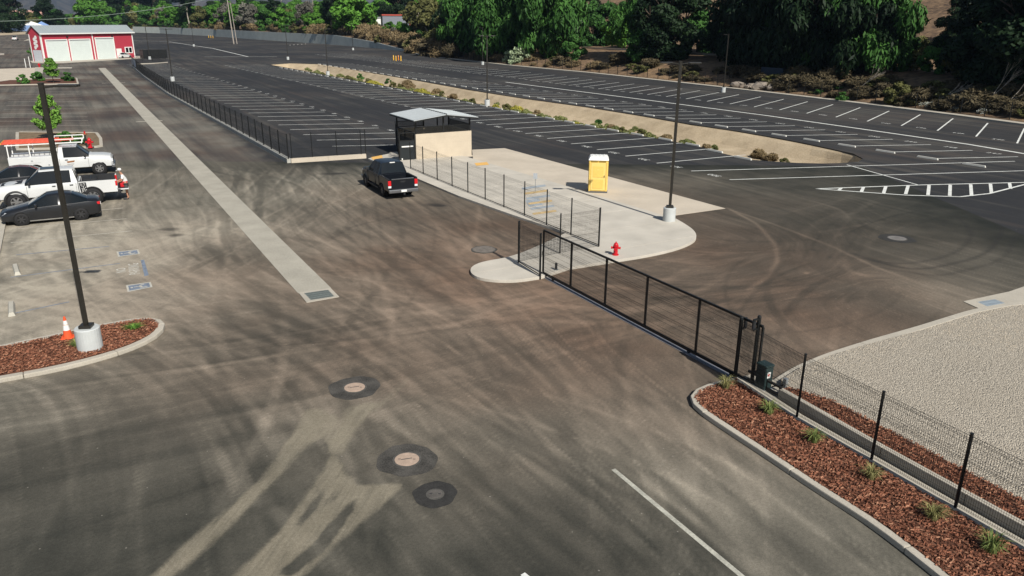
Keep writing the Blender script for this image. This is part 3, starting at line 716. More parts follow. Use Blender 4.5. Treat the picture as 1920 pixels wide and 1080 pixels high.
M_CHIP2 = mat('pale_bark_chip', (0.34, 0.17, 0.10), .85, var=.5, scale=9, fine=30)
def zmul(z): return lambda x, y: z+.02
for nm, poly, z, bb, k in (('bark_chips', bedpoly, .125, (4.5,12,7,22), 20000), ('bark_chips', iin, .14, (-20,-11.5,18,26), 9000), ('bark_chips', rear, .33, (6.5,13,8,21), 5000)):
    scatter(nm, poly, k, zmul(z), 'chip', .026, M_CHIP, bb)
    scatter('pale_bark_chips', poly, k//7, zmul(z), 'chip', .03, M_CHIP2, bb)
scatter('gravel_stones', grav, 14000, gz, 'stone', .026, mat('gravel_stone', (.38,.33,.26), .95, var=.5, scale=14, fine=40), (7.5,24,9,31))
# dark bar painting the shade inside the kerb inlet in the island nose
mb = MB(); p = G(277,637,.02); q = G(303,624,.02); mb.bar((p.x,p.y,.075), (q.x,q.y,.075), .05, .09); obj('inlet_slot_shade', mb, mat('drain_shade', (.01,)*3, .9), bpy.data.objects['island_kerb'])

# ------------------------------------------------------------------ painted lines
def line(p, q, w=.135, m=M_LINE, z=.005, name='parking_line', parent=None):
    p, q = Vector(p).to_2d(), Vector(q).to_2d(); d = (q-p).normalized(); s = Vector((-d.y, d.x))*w/2
    return sheet(name, [p-s, q-s, q+s, p+s], z, m, parent or lot)
glyph_cache = {}
def glyph(ch):
    if ch not in glyph_cache:
        cu = bpy.data.curves.new('glyph', 'FONT'); cu.body = ch; cu.resolution_u = 2; o = bpy.data.objects.new('glyph', cu); COL.objects.link(o)
        dg = bpy.context.evaluated_depsgraph_get(); me = bpy.data.meshes.new_from_object(o.evaluated_get(dg))
        vs = [tuple(v.co) for v in me.vertices]; fs = [tuple(p.vertices) for p in me.polygons]; w = max([v[0] for v in vs], default=.4)
        bpy.data.objects.remove(o); bpy.data.curves.remove(cu); bpy.data.meshes.remove(me); glyph_cache[ch] = (vs, fs, w)
    return glyph_cache[ch]
def text_mb(s, size, sx=1.0):
    mb = MB(); x = 0
    for ch in s:
        if ch == ' ': x += .35*size*sx; continue
        vs, fs, w = glyph(ch); mb.add([(x+v[0]*size*sx, v[1]*size, 0) for v in vs], fs); x += (w+.09)*size*sx
    mb.v = [(v[0]-x/2, v[1], v[2]) for v in mb.v]; return mb
def number(s, p, ang, size=.72, parent=None):
    return obj('stall_number', text_mb(s, size, .95), M_LINE, parent or lot, loc=(p[0], p[1], .005), rot=ang)
V2 = lambda *a: Vector(a)
stA, A0 = V2(-2.085, 3.33), V2(*G2(710,240)); dA = V2(math.cos(R(11)), math.sin(R(11)))
for i in range(-3, 32):
    p = A0+stA*i; line(p, p-dA*8.4)
    c = p-stA*.5+dA*.15; number(str(140-i), c, R(120+180))
stM, M0, MR = V2(1.937,-3.09), V2(*G2(985,250.4)), V2(*G2(1135,241))
for i in range(-34, 8):
    p = M0+stM*i; q = MR+stM*i*.99
    if i == 6: q = V2(*G2(1903,302.3))
    if i == 7: q = V2(*G2(1925,320))
    line(p, q, parent=lot)
    c = p+stM*.5+(q-p).normalized()*.5
    if i < 7: number(str(306-i), c, R(122))
stF, F0 = V2(1.935,-3.085), V2(*G2(982,181)); vF = V2(*G2(1544,245))-V2(*G2(1410,247)); dF = vF.normalized()
for i in range(-25, 17):
    p = F0+stF*i+dF*.9; q = p+vF; line(p, q); number(str(262-i), q+stF*.5-dF*.2, R(122+180))
Rl = [(972,147.5),(993.7,151),(1017,153.7),(1041,157),(1066.7,160),(1093,163.2),(1121.7,166.5),(1149.5,170),(1180.5,173.5),(1213.7,177.3),(1249,181.2),(1286,185.5),(1325.7,190),(1368.5,195),(1413.7,200.5),(1461.7,206),(1512.5,212.5),(1567.5,219.5),(1626,227.5),(1690,235.7),(1757.5,245),(1830,256),(1907,268.7)]
Rp = [V2(*G2(*p)) for p in Rl]; Rp = [Rp[0]+V2(-2.25,3.45)*k for k in range(26, 0, -1)]+Rp+[Rp[-1]+(Rp[-1]-Rp[-2])]
kbp = resample(KERB[2:], 300)
for i, p in enumerate(Rp):
    v = V2(math.cos(R(55.5)), math.sin(R(55.5))); L_ = 12.6
    for s in np.arange(4, 14, .2):
        q = p+v*s
        if min((q-k).length for k in kbp) < 1.0: L_ = s-.2; break
    line(p, p+v*max(4, min(12.8, L_)), .15)
    st = Rp[min(i+1, len(Rp)-1)]-Rp[max(0, i-1)] if 0 < i < len(Rp)-1 else V2(4,-7)
    number(str(418+i), p+st*.25+V2(.5,.3), R(122))
tp = [G2(x, y) for x, y in [(948,154),(1213,187.5),(1440,217),(1606,240.5),(1815,270.5),(1925,289),(2050,311)]]
for i in range(len(tp)-1): line(tp[i], tp[i+1], .36, name='edge_line', z=.0065)
for p, q, w in [((1588,309),(1722,347),.12), ((1530,354),(1722,347),.16), ((1722,347),(1925,342),.16), ((1530,354),(1700,366),.16), ((1700,366),(1800,369),.16), ((1800,369),(1855,363),.16), ((1855,363),(1925,345),.16),
             ((317,78.4),(400,91),.4), ((400,91),(466,106.5),.4), ((383,106.5),(520,106),.35), ((245,76),(317,78.4),.35)]:
    line(G2(*p), G2(*q), w, name='painted_line', z=.0055 if p[0] < 1560 else .0075)
for p, q in [((1577,352.7),(1573,356.7)),((1619,351),(1615,360)),((1661,349.3),(1656.7,362.3)),((1702.7,348.3),(1698,364.3)),((1742,347.3),(1740,366)),((1781.7,346.7),(1780.7,367.3)),((1820,345.7),(1821.7,367.3)),((1857,344.7),(1859,362)),((1892.7,343),(1895,354))]:
    line(G2(*p), G2(*q), .2, name='hatch_line', z=.009)
line(G2(1150,880), G2(1395,1084), .115, mat('worn_line', (.40,.39,.33), .85, var=.3, scale=3, fine=20), name='lane_line', parent=drive)
line(G2(980,1076), G2(1000,1092), .115, name='lane_line', parent=drive)
for y, x in [(164,141),(172,148),(177,151),(185.5,154),(190,156),(197,160),(204,161),(212,163),(219,164),(226,165),(235,170),(244,175)]:
    p = V2(*G2(x, y)); line(p, p+V2(-8.8,-1.2), .11, M_LINED)
for (x0, y0), (x1, y1) in [((231,390),(0,411)),((237,410),(20,430)),((247,433),(20,455))]: line(G2(x0, y0), G2(x1, y1), .10, M_LINED, parent=drive)
for (x0, y0), (x1, y1) in [((30,478),(205,462)),((20,520),(225,494)),((15,590),(130,566))]: line(G2(x0, y0), G2(x1, y1), .10, mat('worn_blue_line', (.20,.22,.25), .9, var=.4, scale=4, fine=18), parent=drive, name='worn_line')
def access_symbol(quad):
    P = [V2(*G2(*p)) for p in quad]
    def uv(u, v): a = P[0].lerp(P[1], u); b_ = P[3].lerp(P[2], u); return a.lerp(b_, v)
    root = sheet('accessible_symbol', P, .006, M_BLUEP, drive)
    def poly(pts, z=.009, nm='symbol_stroke'): sheet(nm, [uv(*p) for p in pts], z, M_LINED if nm == 'x' else mat('symbol_white', (.46,.44,.38), .85, var=.25, scale=6, fine=25), root)
    for q in (((0,0),(1,0),(1,.12),(0,.12)),((0,.88),(1,.88),(1,1),(0,1)),((0,.12),(.08,.12),(.08,.88),(0,.88)),((.92,.12),(1,.12),(1,.88),(.92,.88))): poly(q, .008, 'border')
    c = (.66, .5)
    for k in range(12):
        a0_, a1_ = .5+k*4.6/12, .5+(k+1)*4.6/12
        poly([(c[0]+.17*math.cos(a0_), c[1]+.3*math.sin(a0_)), (c[0]+.17*math.cos(a1_), c[1]+.3*math.sin(a1_)), (c[0]+.11*math.cos(a1_), c[1]+.2*math.sin(a1_)), (c[0]+.11*math.cos(a0_), c[1]+.2*math.sin(a0_))])
    poly([(.30,.44),(.60,.44),(.60,.54),(.30,.54)], .010); poly([(.57,.44),(.62,.44),(.62,.76),(.57,.76)], .011); poly([(.58,.68),(.82,.68),(.82,.76),(.58,.76)], .012)
    poly([(.20+.05*math.cos(k), .49+.09*math.sin(k)) for k in np.arange(0, 6.28, .63)], .010)
access_symbol([(218.3,472),(259.4,468),(262.8,476),(221.7,482)])
access_symbol([(236,535),(282.8,529),(286,538.3),(239.4,547.8)])
for s, (x, y), sz, sx in (('NO', (236,506), .55, .75), ('PARKING', (261,503), .6, .62)):
    g = G(x, y); o = obj('lettering', text_mb(s, sz, sx), mat('worn_lettering', (.58,.56,.50), .85, var=.2, scale=6, fine=25), drive, loc=(g.x, g.y, .007), rot=R(117))
sheet('blue_marking', [G2(*p) for p in ((264,488),(270,487),(279,516),(271,518))], .005, M_BLUEP, drive)
# far left yard surfaces
def plate(name, pts, z, m): return struct(obj(name, MB().prism([G2(*p) for p in pts], -.02, z), m))
plate('side_pavement', [(-60,131),(0,129.5),(84,127),(56,154),(0,160),(-60,163)], .06, M_APRON)
plate('concrete_ramp', [(66,128),(82,127),(78,150),(62,152)], .075, M_CONC)
plate('crosswalk_strip', [(66,126.5),(135,126.5),(135,128),(66,129)], .05, M_CONC)
plate('building_apron', [(56,114.5),(262,105),(272,109),(120,118.5),(85,119),(60,118)], .05, M_CONC)
plate('far_verge', [(-60,63),(100,57),(260,52),(260,57),(110,61.5),(-60,69)], .05, mat('pale_dirt', (.42,.34,.23), .95, var=.25, scale=.1, fine=1))
plate('lot_sidewalk', [(-60,395),(12,418),(8,440),(2,470),(-8,520),(-90,520)], .10, M_CONC)
pl2 = [(36,250),(178,251),(186,262),(187,276),(120,279),(36,281)]
pl3 = [(-30,158),(20,151.5),(142,147.5),(144.5,157.5),(-30,161)]
for nm, q in (('tree_island', pl2), ('tree_island', pl3)):
    P = [G2(*p) for p in q]; kerb(nm+'_kerb', P+[P[0]], .25, .14, M_CONC, seg=6, side=-1, sm=0, bevel=0)
    bed(nm+'_bed', P, .10, M_MULCH if q is pl3 else mat('planter_soil', (.17,.12,.07), .95, var=.4, scale=2), 1.0)
plate('far_kerb_island', [(0,101),(8,101),(8,103),(0,103.5)], .14, M_CONC)
plate('far_kerb_island', [(45,77),(66,75),(64,74),(52,74)], .14, M_CONC)
# ------------------------------------------------------------------ mesh fences
pm_cache = {}
def mesh_panel(L, h, pitch=.05, rows=None, r=.0026, z0=.05):
    key = (round(L, 2), round(h, 2), pitch, r)
    if key in pm_cache: return pm_cache[key]
    mb = MB(); n = int(L/pitch)
    for i in range(n+1): mb.wire((i*L/n, 0, z0), (i*L/n, 0, z0+h), r)
    nr = int(h/.2); rh = max(r, .0026)
    for k in range(nr+1):
        z = z0+h*k/nr; mb.wire((0, .004, z), (L, .004, z), rh*1.1)
    for f in (.03, .36, .68, .97):            # folded stiffening ribs
        for dz in (-.05, 0, .05):
            y = -.03 if dz == 0 else 0
            mb.wire((0, y, z0+h*f+dz), (L, y, z0+h*f+dz), rh*1.25)
    pm_cache[key] = mb.mesh('mesh_panel', M_BLK); return pm_cache[key]
post_cache = {}
def post_mesh(h, r=.032):
    if (h, r) not in post_cache:
        post_cache[(h, r)] = MB().tube((0,0,0), (0,0,h), r, 8).tube((0,0,h), (0,0,h+.02), r*1.15, 8).mesh('post', M_BLK)
    return post_cache[(h, r)]
def fence(name, label, pts, h, z0=0.0, pitch=.05, r=.0026, skip=(), pr=.032, group=None, rail=False, wires=True, zf=None):
    """posts at the given points, a welded mesh panel between each pair"""
    P = [Vector((p[0], p[1])) for p in pts]
    zs = [zf(p) if zf else z0 for p in P]
    root = thing(name, label, 'fence', (P[0].x, P[0].y, zs[0]), 0, group)
    o = Vector((P[0].x, P[0].y, zs[0]))
    for i, p in enumerate(P):
        link('post', post_mesh(h+.10, pr), root, Vector((p.x, p.y, zs[i]))-o)
        if i+1 < len(P) and i not in skip and wires:
            q = P[i+1]; d = q-p; L = d.length; a = math.atan2(d.y, d.x); tilt = -math.atan2(zs[i+1]-zs[i], L)
            link('mesh_panel', mesh_panel(round(L-.08, 1), h, pitch, None, r), root, Vector((p.x+d.x/L*.04, p.y+d.y/L*.04, zs[i]))-o, (0, tilt, a), (L-.08)/round(L-.08, 1) if False else ((L-.08)/max(.1, round(L-.08, 1)), 1, 1))
            if rail: obj('bottom_rail', MB().bar(Vector((p.x, p.y, zs[i]+.06))-o, Vector((q.x, q.y, zs[i+1]+.06))-o, .03, .03), M_BLK, root)
    return root
wposts = [G2(x, y, WZ) for x, y in [(770,315.7),(793.7,325.7),(820,337),(847.8,348.5),(877.4,361),(909.8,374),(944.8,388.2),(983.3,403.6),(1024.8,421.4),(1070.4,440.6),(1122.9,461.7)]]
fence('mesh_fence', 'black welded mesh fence standing along the concrete walkway', wposts, 1.74, WZ, rail=True, r=.0014)
fence('mesh_fence', 'short black mesh fence crossing from the walkway to the gate island', [G2(x, y, WZ) for x, y in ((1122,462.5),(1049.7,475),(973.5,491.5))], 1.74, WZ, r=.003)
root = fence('mesh_fence', 'single black mesh panel on the concrete island beside the sliding gate', [G2(x, y, WZ) for x, y in ((972,492.5),(1013,518.5))], 1.74, WZ, rail=True, r=.003)
fence('mesh_fence', 'black mesh fence above the bark planting bed and gravel yard', [tuple(p) for p in FLP], 1.72, KZ, r=.0040, pr=.036)
# fence of the left lot, on a low wall
fp = [Vector(G2(541,298,.3)), Vector(G2(430,237,.3)), Vector(G2(315,174,.3)), Vector(G2(270,142,.3)), Vector(G2(249,124,.3))]
LF = resample(fp, 53)
lw = thing('low_wall', 'low concrete wall carrying the long black fence of the numbered lot', 'wall')
LFo, LFi = offset_path(LF, -.12), offset_path(LF, .16)
for i in range(52):
    g = (LF[i+1]-LF[i]).normalized()*.01
    obj('wall_segment', MB().prism([tuple(LFo[i]), tuple(LFo[i+1]-g), tuple(LFi[i+1]-g), tuple(LFi[i])], 0, .32), mat('lot_wall_concrete', (.40,.39,.35), .9, var=.15, scale=1, fine=20), lw)
root = fence('mesh_fence', 'long black mesh fence receding from the corner wall to the red building', [tuple(p) for p in LF], 1.72, .32, r=.0014, pr=.045)
M_SCREEN = mat('windscreen_fabric', (.42,.46,.52), .8, var=.15, scale=1.2, fine=6)
for i in (47, 48, 49, 50, 51):
    a, b_ = LF[i]-LF[0], LF[i+1]-LF[0]; nrm = Vector((-(b_-a).y, (b_-a).x)).normalized()*.05
    a, b_ = a+nrm, b_+nrm
    mb = MB(); mb.add([(a.x,a.y,.35),(b_.x,b_.y,.35),(b_.x,b_.y,1.7),(a.x,a.y,1.7)], [(0,1,2,3)]); obj('windscreen', mb, M_SCREEN if i != 50 else M_BLK, root)
c0, c1 = Vector(G2(541,298,.3)), Vector(G2(686,289,.3)); cd = (c1-c0).normalized(); cn = Vector((-cd.y, cd.x))
sw_ = thing('low_wall', 'short pale concrete wall under the fence beside the dark pickup', 'wall')
for k in range(2):
    a, b_ = c0.lerp(c1, k/2)+cd*.17*(k == 0), c0.lerp(c1, (k+1)/2)-cd*.01
    obj('wall_segment', MB().prism([tuple(a-cn*.13), tuple(b_-cn*.13), tuple(b_+cn*.13), tuple(a+cn*.13)], 0, .32), M_APRON, sw_)
fence('mesh_fence', 'short black mesh fence on the pale wall between the lot corner and gate posts', [tuple(c0+cd*.25), G2(586,295,.3), G2(632,292,.3), G2(677.5,289.5,.3)], 1.72, .32, r=.0012)
fence('gate_post', 'lone black post at the end of the pale low wall', [G2(686,291,.2)], 1.85, .2)
# boundary fence behind the right kerb
bf = offset_path(resample(KERB[3:], 300), 1.7); Lb = sum((bf[i+1]-bf[i]).length for i in range(299))
bf = resample(bf, int(Lb/3.05)+1)
def bz(p):
    q = min(BP, key=lambda k: (k-p).length); return terrain_z(q, 1.7)-.02
fence('boundary_fence', 'brown mesh boundary fence behind the kerb at the foot of the wooded slope', [tuple(p) for p in bf], 1.75, 0, pitch=.15, r=.003, pr=.055, zf=bz)
wf = offset_path(resample(wl, 60), .35)
fence('wall_top_fence', 'dark mesh fence on top of the grey retaining wall', [tuple(p) for p in resample(wf, 90)], 1.6, 0, pitch=.3, r=.006, pr=.04, zf=lambda p: max(.16, wall_h(p)+.12))

# ------------------------------------------------------------------ sliding gate
g0, g1 = Vector(G2(1018,517)), Vector(G2(1417,730)); gd = (g1-g0).normalized(); GL = (g1-g0).length; ga = math.atan2(gd.y, gd.x); gn = Vector((-gd.y, gd.x))
gate = thing('sliding_gate', 'long black sliding mesh gate across the driveway', 'gate', (g0.x, g0.y, 0), ga)
zb, zt = .13, 1.98
obj('bottom_rail', MB().bar((0,0,zb), (GL,0,zb), .06, .10), M_BLK, gate, bevel=.008)
obj('top_rail', MB().bar((0,0,zt), (GL,0,zt), .06, .06), M_BLK, gate, bevel=.008)
ups = [0]+[((Vector(G2(x, y))-g0).dot(gd)) for x, y in ((1077,543),(1142,577),(1219,616),(1311,667))]+[GL]
for u in ups: obj('upright', MB().bar((u,0,zb+.05), (u,0,zt-.03), .06, .06), M_BLK, gate)
for a, b_ in zip(ups[:-1], ups[1:]):
    L = b_-a-.06; link('mesh_panel', mesh_panel(round(L, 1), zt-zb-.1, .05, None, .0046), gate, (a+.03, 0, zb), None, (L/round(L, 1), 1, 1))
for u in (.8, ups[4]-.3, GL-1.0):
    obj('wheel', MB().tube((u,-.03,.09), (u,.03,.09), .07, 14), M_DKPL, gate)
obj('latch', MB().box(-.06,.0,-.03,.03,.9,1.05).box(-.05,0,-.02,.02,.2,.28), M_BLK, gate)
tr = thing('gate_track', 'grey steel track in the ground below the sliding gate', 'track', (g0.x, g0.y, 0), ga)
obj('track_plate', MB().box(-.1, GL+.1, -.13, .13, -.01, .011), mat('track_strip', (.16,.16,.18), .8, var=.3, scale=2), tr); obj('track_ridge', MB().bar((-.1,0,.018), (GL+.1,0,.018), .03, .014), M_GALV, tr)
def gpost(px, py, h, name, label, side):
    g = Vector(G2(px, py, .1)); root = thing(name, label, 'post', (g.x, g.y, .0), ga)
    obj('post', MB().tube((0,0,0), (0,0,h), .058, 12).lathe([(.06,h),(.05,h+.03),(.02,h+.05)], 12), M_BLK, root, smooth=False)
    s = side
    obj('upper_bracket', MB().bar((0,0,h-.06), (0,s*.22,h-.06), .05, .05), M_BLK, root); obj('lower_bracket', MB().bar((0,0,h-.36), (0,s*.20,h-.36), .05, .05), M_BLK, root)
    obj('guide_roller', MB().tube((0,s*.19,h-.34), (0,s*.19,h-.10), .055, 12), M_DKPL, root); return root
gpost(1378,707,2.02,'guide_post','black guide post with roller brackets at the nose of the bark bed',1)
gpost(1409,720,2.22,'guide_post','taller black guide post with roller brackets beside the gate operator',-1)
gp = thing('latch_post', 'black latch post at the free end of the sliding gate', 'post', (*G2(1012.5,519.5,.1), .0)); obj('post', MB().tube((0,0,0),(0,0,1.96),.045,10), M_BLK, gp); obj('catch', MB().box(-.03,.10,-.02,.02,.25,.31), M_BLK, gp)
# operator cabinet, its arm and the small grey stand
oc = Vector(G2(1430,727,.12)); op = thing('gate_operator', 'dark green gate operator cabinet with white label behind the guide posts', 'cabinet', (oc.x, oc.y, .12), ga)
op.scale = (.78,.78,.82)
obj('housing', MB().box(-.24,.24,-.20,.20,.04,.86), M_DGRN, op, bevel=.05); obj('lid', MB().box(-.26,.26,-.22,.22,.86,.96), M_DGRN, op, bevel=.05)
obj('base_plate', MB().box(-.27,.27,-.23,.23,0,.04), M_GALV, op)
obj('label_sticker', MB().box(.241,.246,-.11,.05,.48,.70), M_WHITE, op); obj('label_print', MB().box(.246,.248,-.09,-.0,.55,.64), mat('sticker_red', (.5,.1,.08), .6), op)
obj('drive_motor', MB().tube((-.32,-.1,.5), (-.24,-.1,.5), .09, 12), M_DKPL, op)
gs = thing('gate_stop', 'black steel stop frame at the rear end of the gate track', 'frame', (g1.x+gd.x*.15, g1.y+gd.y*.15, .15), ga)
obj('rail', MB().bar((-.5,0,.30), (.75,0,.30), .06), M_BLK, gs); obj('leg', MB().bar((.72,0,0), (.72,0,.30), .06), M_BLK, gs); obj('lower_rail', MB().bar((-.5,0,.05), (.7,0,.05), .07), M_BLK, gs)
jb = Vector(G2(1470,738,.13)); j = thing('conduit_stand', 'small grey conduit box on a post behind the gate stop', 'box', (jb.x, jb.y, .13), ga)
obj('stand', MB().box(-.03,.03,-.03,.03,0,.42), M_GALV, j); obj('box', MB().box(-.06,.06,-.05,.05,.30,.48), M_GALV, j, bevel=.01); obj('conduit', MB().tube((-.05,0,.25), (-.35,-.12,.1), .02, 8), M_BLK, j)

# ------------------------------------------------------------------ light poles
def light_pole(label, g, h=8.2, heads=2, ang=R(30), base_h=.72, base_r=.33, w=.13, group=None, z=0.0):
    root = thing('light_pole', label, 'light pole', (g[0], g[1], z), ang, group)
    mb = MB().lathe([(base_r,0),(base_r,base_h-.03),(base_r-.03,base_h)], 28); obj('concrete_base', mb, M_BASE, root)
    obj('base_cover', MB().box(-.18,.18,-.18,.18,base_h+.001,base_h+.10), M_POLE, root, bevel=.015)
    obj('pole', MB().box(-w/2,w/2,-w/2,w/2,base_h+.10,h), M_POLE, root, bevel=.01)
    obj('pole_cap', MB().box(-w/2-.01,w/2+.01,-w/2-.01,w/2+.01,h,h+.03), M_POLE, root)
    for s in ((1,) if heads == 1 else (1, -1)):
        obj('arm', MB().bar((s*w/2,0,h-.10), (s*.42,0,h-.06), .06, .06), M_POLE, root)
        o = obj('lamp_head', MB().box(s*.40 if s > 0 else -1.0, 1.0 if s > 0 else -.40, -.17, .17, h-.09, h-.02), M_POLE, root, bevel=.02)
        obj('lens', MB().box(min(s*.5, s*.92), max(s*.5, s*.92), -.13, .13, h-.098, h-.091), M_HEAD, o)
    return root
light_pole('tall bronze light pole on a wide concrete base in the bark island', G2(171,660), h=HPX(G(170,655), 166)+.15, heads=1, ang=R(8), base_h=.86, base_r=.375, w=.125)
light_pole('tall bronze light pole on a concrete base at the rounded walkway corner', G2(1254,414,.12), 8.25, 2, R(-4), w=.14, z=.0, base_h=.85)
light_pole('light pole on a concrete base at the edge of the basin above the masonry enclosure', G2(913.5,198), 8.3, 2, R(14))
light_pole('light pole standing among weeds on the long side of the basin', G2(615,141), 8.3, 2, R(14))
light_pole('light pole at the far tip of the sandy basin', G2(540,112), 8.3, 2, R(14))
light_pole('light pole on the kerb in front of the dark trees with boulders', G2(1356,173), 8.3, 1, R(210))
light_pole('light pole at the foot of the drooping pepper trees', G2(905,121.5), 8.3, 1, R(210))
light_pole('light pole standing before the grey retaining wall', G2(662,94), 8.3, 1, R(210))
light_pole('light pole in the open lot beside the leaning utility pole', G2(363.5,87), 8.3, 2, R(14))
light_pole('light pole rising behind the long black fence', G2(324,152), 8.3, 2, R(14))
light_pole('light pole beside the dark screened enclosure next to the red building', G2(281,111.5), 8.3, 2, R(14))
light_pole('light pole by the wall end near the yellow bollards', G2(371,64.5), 8.3, 1, R(210))

# ------------------------------------------------------------------ masonry enclosure with gable roof
P1, P2 = Vector(G2(781,302)), Vector(G2(884.4,293.3)); ed = (P2-P1).normalized(); ea = math.atan2(ed.y, ed.x); EW = (P2-P1).length; ED = 4.1
en = thing('refuse_enclosure', 'cream masonry enclosure with black mesh screen and grey gable roof', 'enclosure', (P1.x, P1.y, 0), ea)
obj('floor_slab', MB().box(-.6, EW+.05, -.05, ED+.1, .0, .10), M_APRON, en)
bh = .2; wall_top = 2.0
def block_wall(a, b_, m, thick, nm='wall'):
    """courses of blocks, each a piece of its own; a,b: local 2D"""
    a, b_ = Vector(a), Vector(b_); d = (b_-a).normalized(); L = (b_-a).length; nn = Vector((-d.y, d.x)); w = obj(nm, MB().prism([tuple(a+d*.008+nn*.006), tuple(b_-d*.008+nn*.006), tuple(b_-d*.008+nn*(thick-.006)), tuple(a+d*.008+nn*(thick-.006))], .10, wall_top-.01), mat('mortar', (.46,.41,.33), .95, var=.1), en)
    rows = 5; bl = 1.16; hh = (wall_top-.10)/rows
    for r in range(rows):
        x = -(bl/2 if r % 2 else 0)
        while x < L-.01:
            x0, x1 = max(0, x)+.003, min(L, x+bl)-.003
            if x1-x0 > .02:
                p, q = a+d*x0, a+d*x1
                o_ = MB().prism([tuple(p), tuple(q), tuple(q+nn*thick), tuple(p+nn*thick)], .10+r*hh+.002, .10+(r+1)*hh-.002); obj('block', o_, m, w)
            x += bl
block_wall((0,0), (EW,0), M_CMU, .2); block_wall((EW-.001,.205), (EW-.001,ED), M_CMU, .2); block_wall((EW-.205,ED-.2), (.0,ED-.2), M_CMU, -.2 if False else .2)
eave, ridge = 3.10, 3.42; ov = .55
x0, x1, y0, y1 = -.35, EW+.30, -.60, ED+.35; xm = (x0+x1)/2
for nm, xa, za, xb, zb_ in (('roof_sheet', x0, eave, xm-.03, ridge), ('roof_sheet', xm+.03, ridge, x1, eave)):
    rf = obj(nm, MB().add([(xa,y0,za),(xb,y0,zb_),(xb,y1,zb_),(xa,y1,za),(xa,y0,za-.05),(xb,y0,zb_-.05),(xb,y1,zb_-.05),(xa,y1,za-.05)], [(0,1,2,3),(7,6,5,4),(4,5,1,0),(5,6,2,1),(6,7,3,2),(7,4,0,3)]), M_ROOF, en)
    for k in range(1, 12):
        yy = y0+(y1-y0)*k/12; obj('roof_seam', MB().bar((xa,yy,za+.012), (xb,yy,zb_+.012), .03, .025), M_ROOF, rf)
for k in range(14):
    yy = y0+(y1-y0)*(k+.1)/14; obj('ridge_vent', MB().box(xm-.05, xm+.05, yy, yy+(y1-y0)/14*.6, ridge-.02, ridge+.045), M_BLK, en)
for yy in (y0+.02, y1-.02):
    obj('fascia', MB().bar((x0,yy,eave-.10), (xm,yy,ridge-.10), .04, .10).bar((xm,yy,ridge-.10), (x1,yy,eave-.10), .04, .10), M_BLK, en)
for xx in (x0+.02, x1-.02): obj('fascia', MB().bar((xx,y0+.05,eave-.10), (xx,y1-.05,eave-.10), .04, .10), M_BLK, en)
for xx in (.06, EW*.5, EW-.1):
    for yy in (.1, ED-.1):
        zt_ = eave-.1+(ridge-eave)*(1-abs(xx-xm)/(xm-x0)); obj('roof_post', MB().box(xx-.05,xx+.05,yy-.05,yy+.05,(.10 if xx < .1 else wall_top+.002),zt_), M_BLK, en)
obj('roof_post', MB().box(EW*.76-.04,EW*.76+.04,ED-.14,ED-.06,wall_top+.002,eave), M_BLK, en)
M_SCR = bpy.data.materials.new('perforated_screen'); t, n, l, b_ = nodes(M_SCR); b_.inputs['Base Color'].default_value = (.008,.009,.009,1); b_.inputs['Roughness'].default_value = .6
def screen(a, b_, z0, z1, parent=en, nm='mesh_screen'):
    a, b_ = Vector(a), Vector(b_); L = (b_-a).length; d = (b_-a).normalized(); mb = MB(); n = int(L/.026)
    for i in range(n+1): mb.bar((*(a+d*L*i/n), z0), (*(a+d*L*i/n), z1), .013, .003)
    for k in range(int((z1-z0)/.03)+1): zz = z0+k*.03; mb.bar((*a, zz), (*b_, zz), .003, .008)
    fr = obj('screen_frame', MB().bar((*a, z0), (*b_, z0), .05).bar((*a, z1), (*b_, z1), .05), M_BLK, parent); obj(nm, mb, M_SCR, fr)
screen((.11,.06), (EW-.15,.06), wall_top+.06, wall_top+.50); screen((EW-.07,.15), (EW-.07,ED-.15), wall_top+.06, wall_top+.5); screen((EW*.5,ED-.06), (.11,ED-.06), wall_top+.06, wall_top+.5)
# gates on the left side: one leaf shut, one leaf swung open beside the wall end
def leaf(label, o, a, L, h=1.95):
    gt = link('gate_leaf', None, en, (o[0], o[1], .13), a); gt['label'] = label
    obj('leaf_frame', MB().bar((0,0,0), (L,0,0), .06).bar((0,0,h), (L,0,h), .06).bar((0,0,0), (0,0,h), .06).bar((L,0,0), (L,0,h), .06).bar((0,0,h*.72), (L,0,h*.72), .05), M_BLK, gt)
    obj('leaf_panel', MB().box(.03, L-.03, -.008, .008, .03, h*.70), mat('dark_screen_panel', (.012,.016,.018), .5), gt)
    mb = MB()
    for i in range(int(L/.04)): mb.wire((.03+i*.04,0,h*.74), (.03+i*.04,0,h-.03), .004)
    obj('leaf_mesh', mb, M_BLK, gt); return gt
lf = leaf('shut dark gate leaf', (-.02,.35), R(90), 1.75); leaf('shut dark gate leaf', (-.02,ED-.2), R(-90), 1.7)
l2 = leaf('open dark gate leaf with white bar', (-.05,.12), R(178), 1.2, 2.0)
obj('push_bar', MB().box(.15,1.05,.012,.05,.95,1.04), M_WHITE, l2); obj('drop_bolt', MB().box(1.0,1.08,.01,.05,.02,.14), M_WHITE, l2)
fence('pedestrian_fence', 'black fence posts and panel tying the masonry enclosure to its gate', [G2(743,276), G2(748.5,299.5)], 1.95, .10, r=.003)

